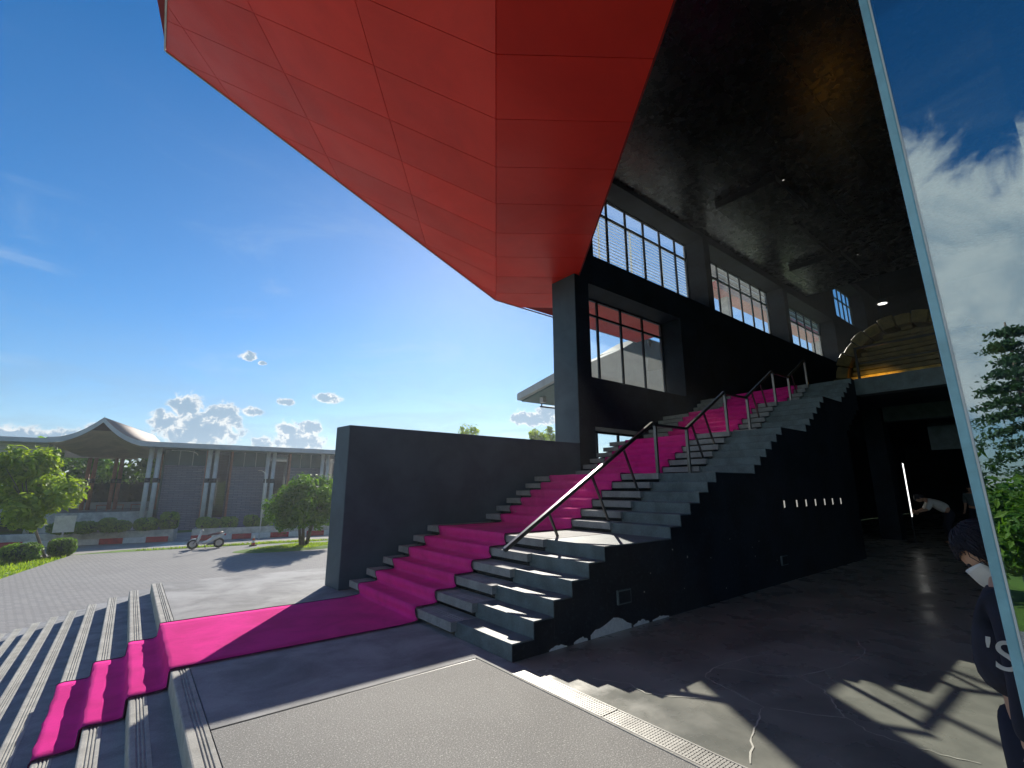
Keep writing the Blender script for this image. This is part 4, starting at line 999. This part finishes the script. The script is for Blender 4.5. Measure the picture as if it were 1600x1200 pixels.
def hand(pal, d, n_, s=1.0, flip=1):
    """vertices/edges/radii of a palm with four fingers and a thumb; d along fingers, n_ palm normal"""
    sd_ = d.cross(n_)*flip; J = [pal, pal+d*.045*s]; E_ = [(0, 1)]; Rr = [.021*s, .024*s]
    for k, ln in enumerate((.065, .075, .07, .055)):
        b_ = pal+d*.075*s+sd_*(.03-.02*k)*s; i = len(J); J += [b_, b_+(d*.6+n_*.25)*ln*.5*s, b_+(d*.8+n_*.6)*ln*.95*s]; Rr += [.0095*s, .0085*s, .007*s]; E_ += [(1, i), (i, i+1), (i+1, i+2)]
    i = len(J); b_ = pal+d*.02*s+sd_*.034*s; J += [b_, b_+(d*.6+sd_*.5)*.035*s, b_+(d*.9+sd_*.4+n_*.2)*.06*s]; Rr += [.012*s, .01*s, .008*s]; E_ += [(0, i), (i, i+1), (i+1, i+2)]
    return J, E_, Rr
def person(label, loc, rot, pose, shirt, group=None, s=1.0, wide=1.0, short=False):
    """pose: dict of joint -> local coords (x = facing direction, y = left), metres for a 1.6 m adult"""
    t = thing('person', loc, label, 'person', group); rm = Matrix.Rotation(rot, 3, 'Z'); L0 = Vector(loc)
    P = {k_: L0+rm @ (Vector(q)*s) for k_, q in pose.items()}
    names = ['pelvis', 'waist', 'chest', 'neck', 'head_base', 'sh_l', 'el_l', 'wr_l', 'sh_r', 'el_r', 'wr_r', 'hip_l', 'kn_l', 'an_l', 'toe_l', 'hip_r', 'kn_r', 'an_r', 'toe_r']
    idx = {n_: i for i, n_ in enumerate(names)}
    E_ = [('pelvis', 'waist'), ('waist', 'chest'), ('chest', 'neck'), ('neck', 'head_base'), ('chest', 'sh_l'), ('sh_l', 'el_l'), ('el_l', 'wr_l'), ('chest', 'sh_r'), ('sh_r', 'el_r'), ('el_r', 'wr_r'),
          ('pelvis', 'hip_l'), ('hip_l', 'kn_l'), ('kn_l', 'an_l'), ('an_l', 'toe_l'), ('pelvis', 'hip_r'), ('hip_r', 'kn_r'), ('kn_r', 'an_r'), ('an_r', 'toe_r')]
    rad = dict(pelvis=.125, waist=.115, chest=.135, neck=.055, head_base=.055, sh_l=.062, el_l=.042, wr_l=.027, sh_r=.062, el_r=.042, wr_r=.027, hip_l=.09, kn_l=.06, an_l=.038, toe_l=.035, hip_r=.09, kn_r=.06, an_r=.038, toe_r=.035)
    J = [P[n_] for n_ in names]; RR = [rad[n_]*s for n_ in names]; EE = [(idx[a], idx[c]) for a, c in E_]
    vv, ff = body(J, EE, RR)
    g = MB().add(vv, ff)
    hd_ = (P['head']-P['head_base']).normalized(); fdir = rm @ Vector(pose['face']).normalized(); fdir = (fdir-hd_*fdir.dot(hd_)).normalized()
    hm = head_mesh(P['head'], fdir, hd_, s); g.add(hm.v, hm.f)
    for sd_, fl in (('l', 1), ('r', -1)):
        d = (P['wr_'+sd_]-P['el_'+sd_]).normalized(); nn = d.cross(Vector((0, 0, 1)) if abs(d.z) < .9 else rm @ Vector((0, 1, 0))).normalized()
        hj, he, hr = hand(P['wr_'+sd_], d, nn, s, fl); hv, hf = body(hj, he, hr, 1); g.add(hv, hf)
    bo_ = g.build('body', 'skin', t, smooth=True, origin=L0)
    # clothes follow the body: slightly larger skins of the covered joints
    def cloth(name, m, js, es, rs):
        vv, ff = body([P[j] if isinstance(j, str) else L0+rm @ (Vector(j)*s) for j in js], es, [r_*s for r_ in rs]); return MB().add(vv, ff).build(name, m, t, smooth=True)
    mid = lambda a, c, f_: tuple(Vector(pose[a])*(1-f_)+Vector(pose[c])*f_)
    fr = .5 if short else .95
    cloth('shirt', shirt, [mid('waist', 'pelvis', .7), 'chest', mid('chest', 'neck', .7), 'sh_l', mid('sh_l', 'el_l', .9 if short else 1), mid('el_l', 'wr_l', .05 if short else .9), 'sh_r', mid('sh_r', 'el_r', .9 if short else 1), mid('el_r', 'wr_r', .05 if short else .9), mid('waist', 'chest', .4)],
          [(0, 1), (1, 2), (1, 3), (3, 4), (4, 5), (1, 6), (6, 7), (7, 8), (0, 8+0)] if False else [(0, 9), (9, 1), (1, 2), (1, 3), (3, 4), (4, 5), (1, 6), (6, 7), (7, 8)], [.14, .16, .075, .078, .06, .05, .078, .06, .15] if False else [.148*wide, .17*wide, .075, .08, .062, .048, .08, .062, .048, .158*wide])
    cloth('trousers', 'dark_cloth', [mid('pelvis', 'waist', .75), 'pelvis', 'hip_l', mid('hip_l', 'kn_l', .5), 'kn_l', mid('kn_l', 'an_l', .92), 'hip_r', mid('hip_r', 'kn_r', .5), 'kn_r', mid('kn_r', 'an_r', .92)], [(0, 1), (1, 2), (2, 3), (3, 4), (4, 5), (1, 6), (6, 7), (7, 8), (8, 9)], [q*wide for q in (.13, .14, .105, .095, .08, .066, .105, .095, .08, .066)])
    for sd_ in 'lr':
        a = P['an_'+sd_]; b_ = P['toe_'+sd_]; g2 = MB(); d = (b_-a); d.z = 0; d.normalize()
        g2.sphere(a+d*.06*s+Vector((0, 0, -.045*s)), .13*s if abs(d.x) > .7 else .055*s, .055*s if abs(d.x) > .7 else .13*s, .045*s, 12, 8).build('shoe', 'tyre', t, smooth=True)
    # hair cap
    g3 = MB(); side = fdir.cross(hd_); vs = []; fs = []; nu, nv = 24, 14
    for i in range(nv+1):
        ph = -.75+(math.pi/2+.75)*i/nv
        for k_ in range(nu):
            th = 2*math.pi*k_/nu; c_ = math.cos(th); low = ph
            if c_ > .45: low = max(ph, .5)
            elif c_ > -.1: low = max(ph, -.1)
            w_ = 1+.04*math.sin(k_*2.3+i)
            vs.append(P['head']+(fdir*(.108*math.cos(low)*c_*w_-.008)+side*.09*math.cos(low)*math.sin(th)*w_+hd_*(.132*math.sin(low)))*s)
    for i in range(nv):
        for k_ in range(nu): fs.append((i*nu+k_, i*nu+(k_+1) % nu, (i+1)*nu+(k_+1) % nu, (i+1)*nu+k_))
    g3.add(vs, fs).build('hair', 'hair', t, smooth=True)
    for q in (-1, 1):
        MB().sphere(P['head']+(fdir*.083+side*.033*q+hd_*.012)*s, .011*s, .011*s, .008*s, 8, 6).build('eye', 'tyre', t, smooth=True)
    return t, P, rm, fdir, hd_, side
stand = dict(pelvis=(0, 0, .86), waist=(0, 0, 1.0), chest=(.0, 0, 1.2), neck=(.02, 0, 1.36), head_base=(.04, 0, 1.40), head=(.075, 0, 1.475), face=(1, 0, -.35),
             sh_l=(0, .17, 1.29), el_l=(.0, .2, 1.04), wr_l=(.12, .2, .84), sh_r=(0, -.17, 1.29), el_r=(0, -.2, 1.04), wr_r=(.12, -.2, .84),
             hip_l=(0, .09, .82), kn_l=(.02, .1, .45), an_l=(-.01, .1, .08), toe_l=(.14, .11, .04), hip_r=(0, -.09, .82), kn_r=(.02, -.1, .45), an_r=(-.01, -.1, .08), toe_r=(.14, -.11, .04))
look = dict(stand); look.update(wr_l=(.03, .2, .80), wr_r=(.03, -.2, .80), head_base=(.0, 0, 1.395), head=(.05, 0, 1.445), face=(1, 0, -.9))
s_ = .905
t, P, rm, fd, hu, sdv = person('person in dark clothes and a white face mask looking down behind the glass pane', (2.5, .275, 0), math.pi/2, look, 'dark_cloth', s=s_, wide=1.22)
# loose strands of hair over the cap
g = MB(); r_ = random.Random(3)
for k in range(420):
    th = r_.uniform(0, 6.28); 
    c_ = math.cos(th); e_ = .45 if c_ > .45 else (-.15 if c_ > -.1 else -.8)
    l0 = r_.uniform(.3, 1.4); l1 = max(e_+r_.uniform(-.12, .1), l0-r_.uniform(.5, 1.1)); pts = []
    for q in range(5):
        lo_ = l0+(l1-l0)*q/4; t2 = th+.05*q*r_.uniform(-1, 1); k_ = 1.03+r_.uniform(0, .05)
        pts.append(P['head']+(fd*(.108*math.cos(lo_)*math.cos(t2)*k_-.008)+sdv*.09*math.cos(lo_)*math.sin(t2)*k_+hu*(.132*math.sin(lo_)*k_))*s_)
    g.tube(pts, .0022, 4, .001, cap=False)
g.build('hair_strands', 'hair', t, smooth=True)
# face mask
g = MB(); vs = []; fs = []; nu, nv = 14, 8
for i in range(nv+1):
    for k in range(nu+1):
        u = (k/nu-.5)*2; v_ = i/nv; th = u*1.25
        F_ = .112*math.cos(th)+.016*(1-abs(u))*(1-abs(v_-.55)*1.2); S_ = .088*math.sin(th)*(1-.12*(1-v_)); U_ = -.112+.118*v_*(1-.25*abs(u)**2)+.02*abs(u)
        vs.append(P['head']+(fd*F_+sdv*S_+hu*U_)*s_)
for i in range(nv):
    for k in range(nu): a = i*(nu+1)+k; fs.append((a, a+1, a+nu+2, a+nu+1))
mk = MB().add(vs, fs).build('face_mask', 'white_cloth', t, smooth=True); mk.modifiers.new('t', 'SOLIDIFY').thickness = .003
cu = bpy.data.curves.new('lettering', 'FONT'); cu.body = "'S"; cu.size = .13; cu.extrude = .002; cu.shear = .15; cu.align_x = 'CENTER'
lo_ = bpy.data.objects.new('lettering', cu); COL.objects.link(lo_); lo_.data.materials.append(M['white_cloth'])
bpy.context.view_layer.update()
dg = bpy.context.evaluated_depsgraph_get(); me = bpy.data.meshes.new_from_object(lo_.evaluated_get(dg)); bpy.data.objects.remove(lo_)
me.materials.clear(); me.materials.append(M['white_cloth'])
lt = bpy.data.objects.new('lettering', me); COL.objects.link(lt); lt.parent = t
lt.rotation_euler = (math.pi/2, 0, -math.pi/2); lt.location = Vector((2.262, .325, .975))-WL[t.name]

bend = dict(pelvis=(-.15, 0, .84), waist=(-.04, 0, .98), chest=(.16, 0, 1.1), neck=(.34, 0, 1.18), head_base=(.38, 0, 1.2), head=(.46, 0, 1.22), face=(.5, 0, -1),
            sh_l=(.24, .17, 1.13), el_l=(.36, .22, .92), wr_l=(.55, .15, .85), sh_r=(.24, -.17, 1.13), el_r=(.36, -.22, .92), wr_r=(.55, -.15, .85),
            hip_l=(-.15, .09, .8), kn_l=(-.02, .1, .45), an_l=(-.1, .1, .08), toe_l=(.05, .11, .04), hip_r=(-.15, -.09, .8), kn_r=(-.02, -.1, .45), an_r=(-.1, -.1, .08), toe_r=(.05, -.11, .04))
person('person in a white shirt bending forward deep inside the dark hall', (17.6, 3.05, 0), R(110), bend, 'white_cloth', short=True)
person('person in a grey shirt standing in the shadow right of the bending one', (20.2, 2.75, 0), R(170), stand, 'dark_step', short=True)

# ------------------------------------------------------------------ haze
hz_m = bpy.data.materials.new('thin_haze'); hz_m.use_nodes = True; t_ = hz_m.node_tree; t_.nodes.clear(); k_ = NB(t_)
o_ = k_.n('ShaderNodeOutputMaterial'); pvl = k_.n('ShaderNodeVolumePrincipled'); pvl.inputs['Color'].default_value = (.9, .95, 1, 1)
pvl.inputs['Density'].default_value = .0012; pvl.inputs['Anisotropy'].default_value = .55; t_.links.new(pvl.outputs[0], o_.inputs['Volume'])
hz = MB().box(-410, 410, -410, 410, ZG-1, 16.5).build('haze', hz_m, None); tag(hz, 'thin pale haze over the forecourt', kind='stuff')
